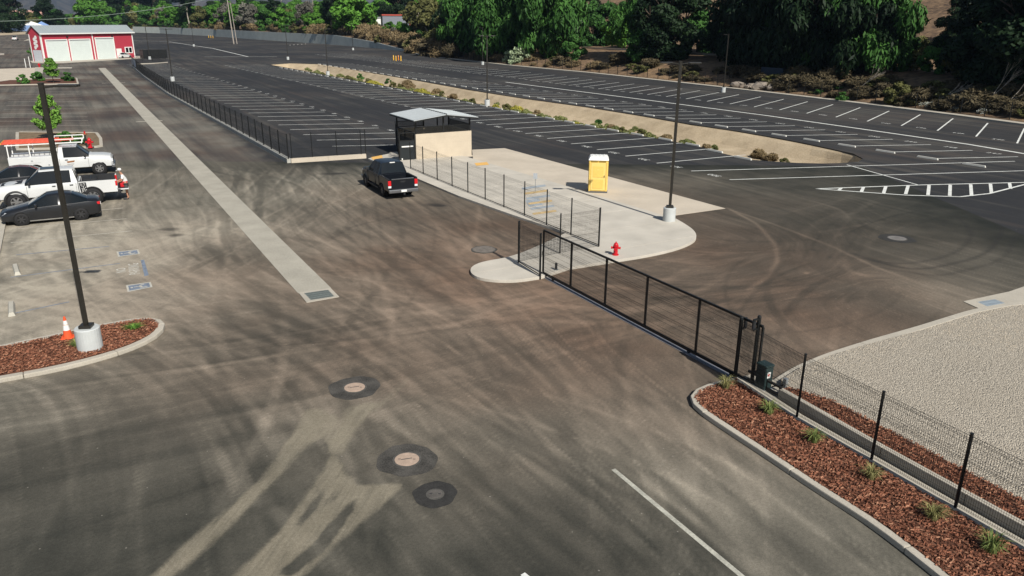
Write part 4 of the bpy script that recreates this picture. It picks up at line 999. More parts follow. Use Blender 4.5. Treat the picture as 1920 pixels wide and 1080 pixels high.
# ------------------------------------------------------------------ portable toilet
a, b_ = Vector(G2(1102.5,361.5)), Vector(G2(1137.5,362.5)); td = (b_-a).normalized(); W = 1.16
pt = thing('portable_toilet', 'yellow portable toilet with white roof on the concrete apron', 'toilet', (a.x, a.y, .014), math.atan2(td.y, td.x))
obj('skid', MB().box(-.03,W+.03,-.03,1.19,0,.10), mat('skid_grey', (.10,.10,.10), .7), pt, bevel=.02)
obj('cabin', MB().box(0,W,0,1.16,.10,2.02), M_YEL, pt, bevel=.03)
dr_ = obj('door', MB().box(.13,W-.13,-.025,-.002,.16,1.86), M_YEL2, pt, bevel=.012)
obj('door_panel', MB().box(.26,W-.26,-.04,-.026,.98,1.66), M_YEL, dr_, bevel=.01); obj('door_panel', MB().box(.26,W-.26,-.04,-.026,.28,.84), M_YEL, dr_, bevel=.01)
obj('handle', MB().box(W-.22,W-.18,-.06,-.026,.98,1.10), M_DKPL, dr_); obj('sign', MB().box(.50,.66,-.047,-.041,1.42,1.48), M_YEL2, dr_)
for x in (.10,.60): obj('vent', MB().box(x,x+.44,-.02,-.002,1.91,1.97), mat('vent_dark', (.25,.16,.03), .7), pt)
for x in (0.02, W-.10): obj('door_jamb', MB().box(x,x+.08,-.03,-.002,.10,1.90), M_YEL, pt, bevel=.01)
for s, xx in ((-1,-.0), (1,W)):
    for k in range(5): obj('side_rib', MB().box(xx-.02 if s < 0 else xx, xx if s < 0 else xx+.02, .10+k*.22,.18+k*.22,.2,1.9), M_YEL, pt)
M_TROOF = mat('white_translucent_roof', (.80,.80,.77), .5, var=.05)
rf = obj('roof', MB().add([(-.05,-.06,2.02),(W+.05,-.06,2.02),(W+.05,1.22,2.02),(-.05,1.22,2.02),(.06,.10,2.22),(W-.06,.10,2.22),(W-.06,1.06,2.22),(.06,1.06,2.22)], [(0,3,2,1),(4,5,6,7),(0,1,5,4),(1,2,6,5),(2,3,7,6),(3,0,4,7)]), M_TROOF, pt, bevel=.03)
for k in range(4): obj('roof_rib', MB().box(.18+k*.24,.22+k*.24,.14,1.02,2.22,2.245), M_TROOF, rf)


# ------------------------------------------------------------------ hydrants, bollards, cone, manholes, wheel stops
def hydrant(label, g, s=1.0, z=0, ang=0):
    r = thing('fire_hydrant', label, 'hydrant', (g[0], g[1], z), ang); r.scale = (s, s, s)
    obj('barrel', MB().lathe([(.155,0),(.155,.04),(.105,.045),(.10,.42),(.135,.43),(.135,.47),(.115,.48)], 20), M_RED, r)
    obj('bonnet', MB().lathe([(.115,.48),(.11,.53),(.085,.585),(.045,.61),(.03,.615),(.03,.66)], 20), M_RED, r)
    for a in (0, math.pi):
        c, s_ = math.cos(a), math.sin(a); obj('nozzle', MB().tube((c*.08,s_*.08,.36), (c*.20,s_*.20,.36), .055, 12).tube((c*.20,s_*.20,.36), (c*.23,s_*.23,.36), .065, 8), M_RED, r)
    obj('front_nozzle', MB().tube((0,-.08,.34), (0,-.19,.34), .075, 14).tube((0,-.19,.34), (0,-.215,.34), .085, 8), M_RED, r)
    for k in range(6):
        a = k*math.pi/3; obj('flange_bolt', MB().tube((.13*math.cos(a),.13*math.sin(a),.04), (.13*math.cos(a),.13*math.sin(a),.065), .014, 6), M_RED, r)
    return r
hydrant('red fire hydrant standing alone on the pale walkway', G2(1154,478,WZ), .94, WZ, R(-12))
hydrant('red fire hydrant at the corner of the shrub island behind the ladder truck', G2(169.5,277,.1), 1.25, .1, R(10))
hydrant('tiny red hydrant at the kerb in front of the red building', G2(74,126), 1.3, 0, 0)
dc = thing('standpipe', 'black fire standpipe beside the hydrant on the shrub island', 'standpipe', (*G2(163,275,.1), .1))
obj('pipe', MB().lathe([(.10,0),(.10,.05),(.06,.06),(.06,1.0)], 12), M_DKPL, dc); obj('connection', MB().tube((-.14,0,1.0),(.14,0,1.0),.075,10), mat('brass', (.35,.16,.08), .5, .3), dc); obj('cap', MB().tube((0,0,1.05),(0,0,1.25),.06,10), M_RED, dc)
def bollard(g, label, grp, i):
    r = thing('bollard', label, 'bollard', (g[0], g[1], 0), 0, grp); obj('post', MB().tube((0,0,0),(0,0,1.15),.13,12).lathe([(.13,1.15),(.09,1.22),(.02,1.25)],12), M_SAFETY if i != 2 else mat('orange_bollard', (.75,.24,.02), .5), r); obj('band', MB().tube((0,0,.95),(0,0,1.0),.133,12), M_WHITE, r)
for i in range(4): bollard(G2(738+i*4.6,113+(i % 2)*1.2), 'yellow steel bollard in the cluster of four in the far lot', 'four bollards in the far lot', i)
for i in range(3): bollard(G2(391.5+i*4,71+.3*i), 'yellow bollard in the row of three near the grey wall', 'three bollards near the grey wall', 0)
cn_ = thing('traffic_cone', 'orange traffic cone with worn white collars beside the light pole', 'cone', (*G2(128,634,.14), .16), R(20))
obj('base', MB().box(-.2,.2,-.2,.2,0,.035), M_ORANGE, cn_, bevel=.02)
obj('cone', MB().lathe([(.145,.035),(.105,.28)],20), M_ORANGE, cn_); obj('white_collar', MB().lathe([(.105,.28),(.078,.45)],20), M_WHITE, cn_); obj('gap_band', MB().lathe([(.078,.45),(.072,.49)],20), mat('cone_pale', (.70,.55,.48), .6), cn_); obj('white_collar', MB().lathe([(.072,.49),(.052,.61)],20), M_WHITE, cn_); obj('tip', MB().lathe([(.052,.61),(.03,.74)],20), M_ORANGE, cn_)
def manhole(label, px, py, r_cover, r_patch, m_cover, patch=True):
    g = G(px, py); r = thing('manhole', label, 'manhole', (g.x, g.y, 0))
    if patch:
        ring = [(r_patch*math.cos(t)*(1+.05*math.sin(3*t+px)+.03*math.sin(7*t)), r_patch*math.sin(t)*(1+.05*math.cos(2*t+py)+.03*math.cos(8*t))) for t in np.linspace(0, 2*math.pi, 40, endpoint=False)]
        obj('asphalt_patch', MB().prism(ring, -.01, .006), patch if patch is not True else M_PATCH, r)
    obj('ring', MB().lathe([(r_cover+.05,-.01),(r_cover+.05,.012)], 32), M_IRON, r); c = obj('cover', MB().lathe([(r_cover,.0),(r_cover,.018),(r_cover-.01,.02)], 32), m_cover, r)
    for k in (-1, 1): obj('pick_hole', MB().box(k*r_cover*.6-.03,k*r_cover*.6+.03,-.012,.012,.0205,.022), M_DKPL, c)
    obj('cast_bar', MB().bar((-r_cover*.45,-.03,.022),(r_cover*.4,.05,.022),.03,.004), M_IRON, c)
manhole('dusty pink manhole cover in a ring of patched asphalt, beside the two silt streams', 665, 727, .30, .74, M_DUSTC)
manhole('dusty pink manhole cover in a large dark asphalt ring next to the small dark cover', 763, 862, .30, .74, M_DUSTC)
manhole('small dark valve cover in a round black asphalt patch', 816, 927, .16, .50, mat('valve_cover', (.11,.10,.09), .8, .1, var=.3), M_PATCHD)
manhole('flat grey manhole beside the tip of the concrete island', 907, 468, .52, .62, mat('grey_cover', (.16,.14,.12), .9, var=.3, scale=5, fine=30), True)
manhole('manhole cover in dark patched asphalt beyond the gate', 1682, 447, .42, .85, mat('worn_cover', (.17,.16,.15), .8, var=.3), M_PATCHD)
ws_me = {}
def wheel_stop(p, ang, label, grp, L=1.75, w=.16, m=None):
    if L not in ws_me:
        mb = MB(); a, h = L/2, .14
        mb.add([(-a,-w/2,0),(a,-w/2,0),(a,w/2,0),(-a,w/2,0),(-a+.06,-w*.3,h),(a-.06,-w*.3,h),(a-.06,w*.3,h),(-a+.06,w*.3,h)], [(0,3,2,1),(4,5,6,7),(0,1,5,4),(1,2,6,5),(2,3,7,6),(3,0,4,7)])
        ws_me[L] = mb.mesh('wheel_stop', m or mat('stop_concrete', (.56,.55,.50), .85, var=.1, scale=4), bevel=.015)
    return tag(link('wheel_stop', ws_me[L], None, (p[0], p[1], .004), ang), label, 'wheel stop', grp)
for i in range(-24, 18):
    p = F0+stF*i+dF*.35; wheel_stop(p, math.atan2(stF.y, stF.x), 'white concrete wheel stop on the thick edge line side of the sandy basin', 'wheel stops beyond the basin')
NS = [(1157.9,244.4),(1203.8,252.4),(1256.6,261.6),(1308,271.7),(1350,283.5),(1403,296.7)]
for p in [V2(*G2(*q)) for q in NS]+[V2(*G2(1157.9,244.4))-stM*k*.985 for k in range(1, 32)]:
    wheel_stop(p+V2(-.5,-.25), math.atan2(stM.y, stM.x), 'white concrete wheel stop on the enclosure side of the sandy basin', 'wheel stops on the near side of the basin')
for i in range(5): g = G(544+i*7.3, 85-i*.6); wheel_stop((g.x, g.y), R(100), 'small white wheel stop in the short row below the grey wall', 'wheel stops below the grey wall')
for (x, y), ang in (((31,508),R(125)),((22,582),R(122))): wheel_stop(G2(x, y), ang, 'dusty wheel stop in the accessible bays by the bark island', 'wheel stops of the accessible bays', 1.5, .24, mat('dusty_stop', (.42,.40,.34), .9, var=.15))
# small things on the walkway and island
kp = thing('card_reader', 'small black bollard light on the concrete behind the gate', 'post', (*G2(1042.5,506,WZ), WZ)); obj('post', MB().box(-.05,.05,-.05,.05,0,.30), M_DKPL, kp, bevel=.01); obj('foot', MB().box(-.08,.08,-.08,.08,0,.02), M_GALV, kp)
sp_ = thing('parking_sign', 'small accessible parking sign on a thin post behind the walkway fence', 'sign', (*G2(1003.5,361,WZ), WZ), R(-20)); obj('post', MB().bar((0,0,0),(0,0,1.2),.03), M_GALV, sp_); obj('sign_plate', MB().box(-.13,.13,-.03,-.018,.85,1.2), mat('sign_grey', (.45,.48,.5), .5), sp_)
sg = thing('twin_post_sign', 'twin white marker posts at the kerb by the far pavement', 'sign', (*G2(53,127), 0), 0); obj('post', MB().tube((-.45,0,0),(-.45,0,1.8),.07,8), M_WHITE, sg); obj('post', MB().tube((.45,0,0),(.45,0,2.2),.07,8), M_WHITE, sg)
# ------------------------------------------------------------------ vehicles
def paint(name, col, rough=.28): return mat(name, col, rough, var=.05, scale=2, spec=.5, coat=.25)
M_PW = paint('white_car_paint', (.60,.61,.60)); M_PB = paint('charcoal_car_paint', (.012,.013,.015)); M_PN = paint('navy_black_car_paint', (.006,.008,.012))
tyre_cache = {}
def wheel(parent, x, y, r, w, rim=M_RIM, side=1):
    """side = +1: outer face towards +y"""
    k = (r, w, rim.name)
    if k not in tyre_cache:
        t = MB(); prof = [(r*.62,-w/2),(r*.94,-w/2),(r,-w*.36),(r,w*.36),(r*.94,w/2),(r*.62,w/2)]; n = 28
        vs = [(p*math.cos(2*math.pi*i/n), q, p*math.sin(2*math.pi*i/n)) for p, q in prof for i in range(n)]
        t.add(vs, [(a*n+i, (a+1)*n+i, (a+1)*n+(i+1)%n, a*n+(i+1)%n) for a in range(len(prof)-1) for i in range(n)])
        d = MB(); d.tube((0,-w*.45,0), (0,w*.30,0), r*.63, 28)
        s = MB()
        for j in range(6):
            a = j*math.pi/3; s.bar((math.cos(a)*r*.12,w*.36,math.sin(a)*r*.12), (math.cos(a)*r*.58,w*.36,math.sin(a)*r*.58), r*.20, .03, up=(0,1,0))
        s.tube((0,w*.30,0), (0,w*.44,0), r*.16, 12)
        for i in range(n):
            a0_, a1_ = 2*math.pi*i/n, 2*math.pi*(i+1)/n
            s.add([(math.cos(a)*q, w*.40, math.sin(a)*q) for a, q in ((a0_,r*.55),(a1_,r*.55),(a1_,r*.64),(a0_,r*.64))], [(0,1,2,3)])
        tyre_cache[k] = (t.mesh('tyre', M_RUB, smooth=True), d.mesh('rim_barrel', M_DKPL), s.mesh('rim', rim))
    t, d, s = tyre_cache[k]
    o = link('wheel', None, parent, (x, y, r), (0, 0, 0 if side > 0 else math.pi)); link('tyre', t, o); link('brake_disc', d, o); link('rim', s, o); return o
def loft(stations, windows, name, parent, m):
    """stations: (x, z_sill, z_belt, z_top, half_width, half_top). windows: {part: [(i, kind)]} kind side/front"""
    mb = MB(); sec = []
    for x, zs, zb, zt, w, wt in stations:
        half = [(.0, zs), (w*.80, zs), (w*.97, zs+.07), (w, zs+(zb-zs)*.55), (w*.985, zb-.05), (w*.965, zb), (wt+.02, zt-.05), (wt-.05, zt-.005), (wt*.5, zt+.012), (0, zt+.018)]
        ringp = [(x, y, z) for y, z in half]+[(x, -y, z) for y, z in half[-2:0:-1]]; sec.append(ringp)
    n = len(sec[0]); nh = 10; skip = {}
    for part, lst in windows.items():
        for i, kind in lst:
            js = [5, n-6-0] if kind == 'side' else ([7, 8] if False else [6, 7, 8, 9, 10, 11])
            if kind == 'side': js = [5, n-6]
            for j in js: skip.setdefault((i, j), part)
    for r_ in sec: mb.v += r_
    extra = {}
    for i in range(len(sec)-1):
        for j in range(n):
            f = (i*n+j, i*n+(j+1)%n, (i+1)*n+(j+1)%n, (i+1)*n+j)
            p = skip.get((i, j))
            if p: extra.setdefault((p, 0 if j < nh-1 else 1) if 'side' in p else (p, 0), []).append(f)
            else: mb.f.append(f)
    mb.f.append(tuple(range(n))); mb.f.append(tuple(((len(sec)-1)*n+k) for k in range(n))[::-1])
    def fin(nm, faces, m_, par):
        me = bpy.data.meshes.new(nm); me.from_pydata(mb.v, [], faces)
        bm = bmesh.new(); bm.from_mesh(me); bmesh.ops.delete(bm, geom=[v for v in bm.verts if not v.link_faces], context='VERTS'); bmesh.ops.recalc_face_normals(bm, faces=bm.faces)
        bm.to_mesh(me); bm.free()
        for p in me.polygons: p.use_smooth = True
        me.materials.append(m_); return link(nm, me, par)
    body = fin(name, mb.f, m, parent)
    md = body.modifiers.new('edge', 'EDGE_SPLIT'); md.split_angle = R(38)
    for (p, s), fs in extra.items(): fin({'side': 'side_window', 'front': 'windscreen', 'rear': 'rear_window', 'side2': 'side_window'}.get(p, p), fs, M_GLASS, parent)
    return body
def arches(parent, xs, y, r, m=M_DKPL, flare=None):
    for x in xs:
        for s in (-1, 1):
            mb = MB(); n = 18; ri, ro = r*1.0, r*1.20
            obj('wheel_well_shade', MB().tube((x, s*(y-.28), r*1.02), (x, s*(y+.004), r*1.02), r*1.14, 24), mat('painted_well_shade', (.006,.006,.006), .9), parent)  # solid black disc paints the shade of the wheel recess
            if flare:
                for i in range(n):
                    a0_, a1_ = R(-8+196*i/n), R(-8+196*(i+1)/n)
                    pts = [(x+math.cos(a)*q, s*(y+o_), r*1.02+math.sin(a)*q) for a in (a0_, a1_) for q, o_ in ((r*1.12,.035),(r*1.34,.005))]
                    mb.add(pts, [(0,1,3,2)] if s < 0 else [(0,2,3,1)])
                    pts = [(x+math.cos(a)*r*1.12, s*(y+o_), r*1.02+math.sin(a)*r*1.12) for a in (a0_, a1_) for o_ in (-.1,.035)]; mb.add(pts, [(0,1,3,2)])
                obj('fender_flare', mb, flare, parent)
def mirrors(p, x, y, z, m):
    for s in (-1, 1): obj('door_mirror', MB().box(x-.05,x+.06,s*(y+.02) if s > 0 else -(y+.24), (y+.24) if s > 0 else -(y+.02), z, z+.17), m, p, bevel=.03)

def sedan(label, loc, head, m, name='sedan', trim=M_CHROME):
    v = thing(name, label, 'car', loc, head)
    st = [(2.31,.34,.52,.58,.60,.50),(2.22,.22,.58,.66,.78,.66),(1.95,.19,.64,.76,.86,.74),(1.45,.19,.72,.86,.89,.76),(.98,.19,.84,.95,.90,.75),(.12,.19,.90,1.41,.90,.58),(-.38,.19,.91,1.45,.90,.59),(-.46,.19,.91,1.45,.90,.59),(-1.05,.19,.93,1.38,.90,.58),(-1.72,.19,.97,1.05,.89,.72),(-2.12,.22,.93,1.02,.86,.72),(-2.27,.30,.86,.95,.80,.66),(-2.31,.40,.78,.82,.74,.6)]
    loft(st, {'side': [(4,'side'),(5,'side'),(7,'side'),(8,'side')], 'front': [(4,'front')], 'rear': [(8,'front')]}, 'body', v, m)
    arches(v, (1.36,-1.34), .885, .325)
    for x in (1.36,-1.34):
        for s in (-1, 1): wheel(v, x, s*.80, .325, .21, mat('dark_rim', (.05,.05,.052), .4, .4), s)
    for s in (-1, 1):
        obj('headlight', MB().add([(2.27,s*.50,.55),(2.17,s*.80,.57),(1.95,s*.84,.70),(2.12,s*.55,.68)], [(0,1,2,3)]).add([(2.285,s*.50,.555),(2.185,s*.81,.575),(1.96,s*.85,.71),(2.13,s*.55,.69)], [(0,1,2,3)]), M_HEAD, v)
        obj('taillight', MB().box(-2.30,-2.05,min(s*.60,s*.83),max(s*.60,s*.83),.76,.90), M_LAMP, v, bevel=.03)
        obj('side_skirt', MB().box(-1.0,1.0,min(s*.86,s*.905),max(s*.86,s*.905),.19,.245), trim, v)
        for xx in (.05,-.85): obj('door_handle', MB().box(xx-.1,xx+.08,min(s*.89,s*.915),max(s*.89,s*.915),.80,.83), m, v)
        for xx in (1.0,-.42,-1.25): obj('door_seam', MB().box(xx-.006,xx+.006,min(s*.88,s*.903),max(s*.88,s*.903),.28,.88), M_DKPL, v)
    obj('grille', MB().box(2.24,2.315,-.42,.42,.30,.48), M_DKPL, v, bevel=.02); obj('number_plate', MB().box(-2.33,-2.305,-.16,.16,.62,.72), M_WHITE, v)
    mirrors(v, .62, .86, .90, m); return v
def pickup(label, loc, head, m, L=5.6, W=.96, lift=.0, bed=1.75, crew=True, rim=M_RIM, r=.40, wb=3.4, tail='up', flare=None, cat='pickup', name='pickup', zs=.52, bumper=M_CHROME, rooflen=None, hood_black=False):
    v = thing(name, label, cat, loc, head); hf = L/2; z0 = zs+lift; xr = -hf; xb = xr+bed   # bed back .. bed front
    xf = hf-.05; cowl = xf-1.35; cab_r = xb+.04; H = z0+1.38
    st = [(xf,z0+.02,z0+.30,z0+.42,W*.80,W*.70),(xf-.12,z0-.12,z0+.40,z0+.58,W*.93,W*.80),(xf-.55,z0-.1,z0+.52,z0+.66,W*.97,W*.83),(cowl+.1,z0-.1,z0+.58,z0+.70,W*.98,W*.84),(cowl-.05,z0-.1,z0+.63,z0+.74,W*.98,W*.84)]
    if crew:
        mid = (cowl-.75+cab_r)/2
        st += [(cowl-.80,z0-.1,z0+.65,H-.02,W*.98,W*.70),(mid+.05,z0-.1,z0+.65,H,W*.98,W*.71),(mid-.06,z0-.1,z0+.65,H,W*.98,W*.71),(cab_r+.30,z0-.1,z0+.66,H-.02,W*.98,W*.70),(cab_r+.16,z0-.1,z0+.66,H-.03,W*.98,W*.70),(cab_r,z0-.1,z0+.66,z0+.72,W*.97,W*.80)]
        win = {'side': [(4,'side'),(5,'side'),(7,'side')], 'front': [(4,'front')], 'rear': [(9,'front')]}
    else:
        st += [(cowl-.72,z0-.1,z0+.65,H-.02,W*.98,W*.72),(cab_r+.35,z0-.1,z0+.66,H,W*.98,W*.72),(cab_r+.12,z0-.1,z0+.66,H-.02,W*.98,W*.72),(cab_r,z0-.1,z0+.66,z0+.76,W*.97,W*.80)]
        win = {'side': [(4,'side'),(5,'side')], 'front': [(4,'front')], 'rear': [(7,'front')]}
    loft(st, win, 'cab', v, m)
    xw1, xw2 = xf-.88, xf-.88-wb
    arches(v, (xw1,), W*.965, r, flare=flare); 
    for x in (xw1, xw2):
        for s in (-1, 1): wheel(v, x, s*(W-.13), r, .27, rim, s)
    obj('chassis', MB().box(xr+.2, xf-.3, -.42, .42, z0-.22, z0-.02), M_DKPL, v)
    obj('front_bumper', MB().box(xf-.12, xf+.10, -W*.95, W*.95, z0-.16, z0+.06), bumper, v, bevel=.04); obj('grille', MB().box(xf-.05, xf+.03, -W*.52, W*.52, z0+.10, z0+.44), M_DKPL, v, bevel=.03)
    for s in (-1, 1): obj('headlight', MB().box(xf-.22, xf+.015, min(s*W*.55,s*W*.90), max(s*W*.55,s*W*.90), z0+.20, z0+.42), M_HEAD, v, bevel=.04)
    for s in (-1, 1):
        for xx in ((mid+.16, cab_r+.22) if crew else (cab_r+.42,)): obj('door_handle', MB().box(xx,xx+.17,min(s*W*.97,s*(W+.012)),max(s*W*.97,s*(W+.012)),z0+.50,z0+.54), M_DKPL if m is not M_PN else m, v)
        for xx in ((cowl-.12, mid, cab_r+.08) if crew else (cowl-.12, cab_r+.10)): obj('door_seam', MB().box(xx-.006,xx+.006,min(s*W*.95,s*W*.992),max(s*W*.95,s*W*.992),z0-.02,z0+.60), M_DKPL, v)
    mirrors(v, cowl-.28, W*.93, z0+.66, M_DKPL)
    if hood_black: obj('hood_decal', MB().add([(xf-.2,-W*.45,z0+.625),(xf-.2,W*.45,z0+.625),(cowl+.12,W*.55,z0+.726),(cowl+.12,-W*.55,z0+.726)], [(0,1,2,3)]), M_DKPL, v)
    if tail is None: return v, dict(xr=xr, xb=xb, z0=z0, W=W, xw2=xw2, H=H, cab_r=cab_r, cowl=cowl, xf=xf, r=r)
    # open bed
    bz0, bz1 = z0+.06, z0+.66
    for s in (-1, 1):
        prof = [(xr+.02,z0-.05),(xw2-r*1.22,z0-.05)]+[(xw2+math.cos(a)*r*1.22, max(z0-.05, r*1.02+math.sin(a)*r*1.22)) for a in np.linspace(math.pi, 0, 15)]+[(xw2+r*1.22,z0-.08),(xb,z0-.08),(xb,bz1),(xr+.02,bz1)]
        mb = MB(); mb.side(prof, s*(W-.11) if s > 0 else -W*.985, W*.985 if s > 0 else -(W-.11)); o_ = obj('bed_side', mb, m, v, bevel=.018)
        obj('bed_rail', MB().box(xr+.05,xb-.02,min(s*(W-.12),s*(W-.01)),max(s*(W-.12),s*(W-.01)),bz1+.001,bz1+.03), M_DKPL, v)
        obj('bed_liner', MB().box(xr+.08,xb-.09,min(s*(W-.135),s*(W-.118)),max(s*(W-.135),s*(W-.118)),bz0+.001,bz1+.012), M_DKPL, v)
        obj('wheel_tub', MB().box(xw2-.45,xw2+.45,min(s*(W-.36),s*(W-.115)),max(s*(W-.36),s*(W-.115)),bz0,bz0+.28), M_DKPL, v, bevel=.05)
        obj('taillight', MB().box(xr-.005,xr+.10,min(s*(W-.20),s*(W*.985+.004)),max(s*(W-.20),s*(W*.985+.004)),z0+.28,z0+.58), M_LAMP, v, bevel=.02)
        obj('reverse_light', MB().box(xr-.004,xr+.09,min(s*(W-.20),s*(W*.985+.003)),max(s*(W-.20),s*(W*.985+.003)),z0+.15,z0+.272), M_HEAD, v, bevel=.015)
        if flare: pass
    arches(v, (xw2,), W*.94, r, flare=flare)
    obj('bed_floor', MB().box(xr+.05,xb,-(W-.115),W-.115,z0-.03,bz0), M_DKPL, v); obj('bed_front', MB().box(xb-.08,xb,-(W-.115),W-.115,bz0,bz1), m, v)
    if tail == 'up':
        tg = obj('tailgate', MB().box(xr,xr+.07,-(W-.21),W-.21,bz0-.02,bz1+.01), m, v, bevel=.015)
        obj('emblem', text_mb('TRD' if False else 'O', .15, 1.6), M_DKPL, tg, loc=(xr-.002,0,z0+.40), rot=(R(90),0,R(-90))); obj('tailgate_trim', MB().box(xr-.006,xr+.08,-(W-.24),W-.24,bz1-.02,bz1+.02), bumper, tg)
        obj('tailgate_handle', MB().box(xr-.012,xr+.002,-.16,.16,bz1-.20,bz1-.12), M_DKPL, tg)
    else:
        tg = obj('tailgate', MB().box(xr-.56,xr+.01,-(W-.21),W-.21,bz0-.07,bz0), m, v, bevel=.012); obj('tailgate_liner', MB().box(xr-.54,xr,-(W-.26),W-.26,bz0+.001,bz0+.012), M_DKPL, tg)
    obj('rear_bumper', MB().box(xr-.14,xr+.04,-W*.97,W*.97,z0-.14,z0+.05), bumper, v, bevel=.03); obj('hitch', MB().box(xr-.22,xr-.02,-.05,.05,z0-.26,z0-.16), M_DKPL, v)
    obj('number_plate', MB().box(xr-.152,xr-.141,-.17,.17,z0-.10,z0+.03), M_WHITE, v)
    return v, dict(xr=xr, xb=xb, z0=z0, W=W, bz0=bz0, bz1=bz1, xw2=xw2, H=H, cab_r=cab_r, cowl=cowl, xf=xf, r=r, mid=mid if crew else None)

# dark pickup seen from behind
rl, rrw = Vector(G2(731,364.5)), Vector(G2(783,358.5)); hd = R(117.5); h2 = Vector((math.cos(hd), math.sin(hd)))
c = (rl+rrw)/2+h2*(1.72-.35)+Vector((-.42,-.50)); dark, q = pickup('dark navy pickup truck parked beside the walkway fence', (c.x, c.y, 0), hd, M_PN, L=5.5, W=.93, wb=3.3, r=.385, bed=1.65, lift=.04, rim=mat('gunmetal_rim', (.16,.16,.17), .4, .6), flare=M_PN, bumper=mat('dull_chrome', (.30,.31,.32), .3, .8))
obj('third_brake_light', MB().box(q['cab_r']+.12,q['cab_r']+.2,-.16,.16,q['H']-.07,q['H']-.02), M_WHITE, dark); obj('step_bar', MB().box(-.9,1.1,.90,.99,.40,.47), M_DKPL, dark); obj('step_bar', MB().box(-.9,1.1,-.99,-.90,.40,.47), M_DKPL, dark)
# left lot
st_d = R(26.3); lh = Vector((math.cos(st_d), math.sin(st_d))); lp = Vector((-lh.y, lh.x))
f, r_ = Vector(G2(46,423)), Vector(G2(150.4,411.8)); c = (f+r_)/2+lp*.80; sedan('charcoal sedan parked nose to the kerb beside a white pickup', (c.x, c.y, 0), st_d+math.pi+R(1.5), M_PB)
f, r_ = Vector(G2(33,391)), Vector(G2(178.5,384.5)); c = (f+r_)/2+lp*.86+lh*.22
wp, q = pickup('white lifted crew cab pickup with open tailgate and black decal band', (c.x, c.y, 0), st_d+math.pi, M_PW, L=6.0, W=1.0, wb=3.75, r=.46, bed=1.95, lift=.16, tail='down', flare=mat('black_flare', (.015,.016,.016), .6), hood_black=True, bumper=M_DKPL)
for s in (-1, 1):
    y = s*(q['W']*.985+.003)
    dec = obj('decal_band', MB().add([(q['xb']-.42,y,q['z0']+.02),(q['xb']-.06,y,q['z0']+.02),(q['xb']-.02,y,q['z0']+.60),(q['xb']-.38,y,q['z0']+.60)], [(0,1,2,3)]), M_DKPL, wp)
    for k in range(26):
        xx = q['xb']-.37+random.random()*.28; zz = q['z0']+.05+k*.02; w_ = random.uniform(.02,.06)
        obj('decal_fleck', MB().add([(xx,y+s*.003,zz),(xx+w_,y+s*.003,zz+.005),(xx+w_*.8,y+s*.003,zz+.028),(xx-.01,y+s*.003,zz+.02)], [(0,1,2,3)]), M_WHITE, dec)
obj('sunroof', MB().box(q['mid']+.1,q['cowl']-.85,-.40,.40,q['H']+.012,q['H']+.03), M_GLASS, wp, bevel=.01)
# cargo and cooler of the white pickup
HW = Matrix.Translation((c.x, c.y, 0)) @ Matrix.Rotation(st_d+math.pi, 4, 'Z')
def at_w(x, y, z): return HW @ Vector((x, y, z))
cg = thing('cargo_bag', 'black duffel bags lying in the bed of the white pickup', 'bag', at_w(q['xb']-.55,.15,q['bz0']+.002), st_d+math.pi)
mb = MB().box(-.42,.38,-.68,.55,0,.66); obj('bag', mb, mat('black_fabric', (.016,.017,.018), .8, bump=.3), cg, bevel=.14, smooth=True); obj('strap', MB().box(-.1,-.05,-.69,.565,.1,.675), M_DKPL, cg)
bx_ = at_w(q['xr']-.30,.15,q['bz0']+.014); cb = thing('tool_box', 'red tool box standing on the open tailgate of the white pickup', 'box', bx_, st_d+math.pi+R(8))
obj('case', MB().box(-.20,.20,-.30,.30,0,.26), M_RED, cb, bevel=.03); obj('lid', MB().box(-.21,.21,-.31,.31,.262,.33), M_RED, cb, bevel=.03)
for s in (-1, 1): obj('latch', MB().box(-.215,-.205,s*.16-.04,s*.16+.04,.18,.30), M_WHITE, cb)
obj('handle', MB().bar((0,-.12,.36),(0,.12,.36),.03).bar((0,-.12,.33),(0,-.12,.36),.03).bar((0,.12,.33),(0,.12,.36),.03), M_DKPL, cb)
# dark car between, mostly hidden
g = G(78,326,.9); sedan('dark car parked between the white pickup and the ladder truck, mostly hidden', (g.x-1.5, g.y-.5, 0), st_d+math.pi, paint('black_car_paint', (.012,.013,.015)), 'dark_car')
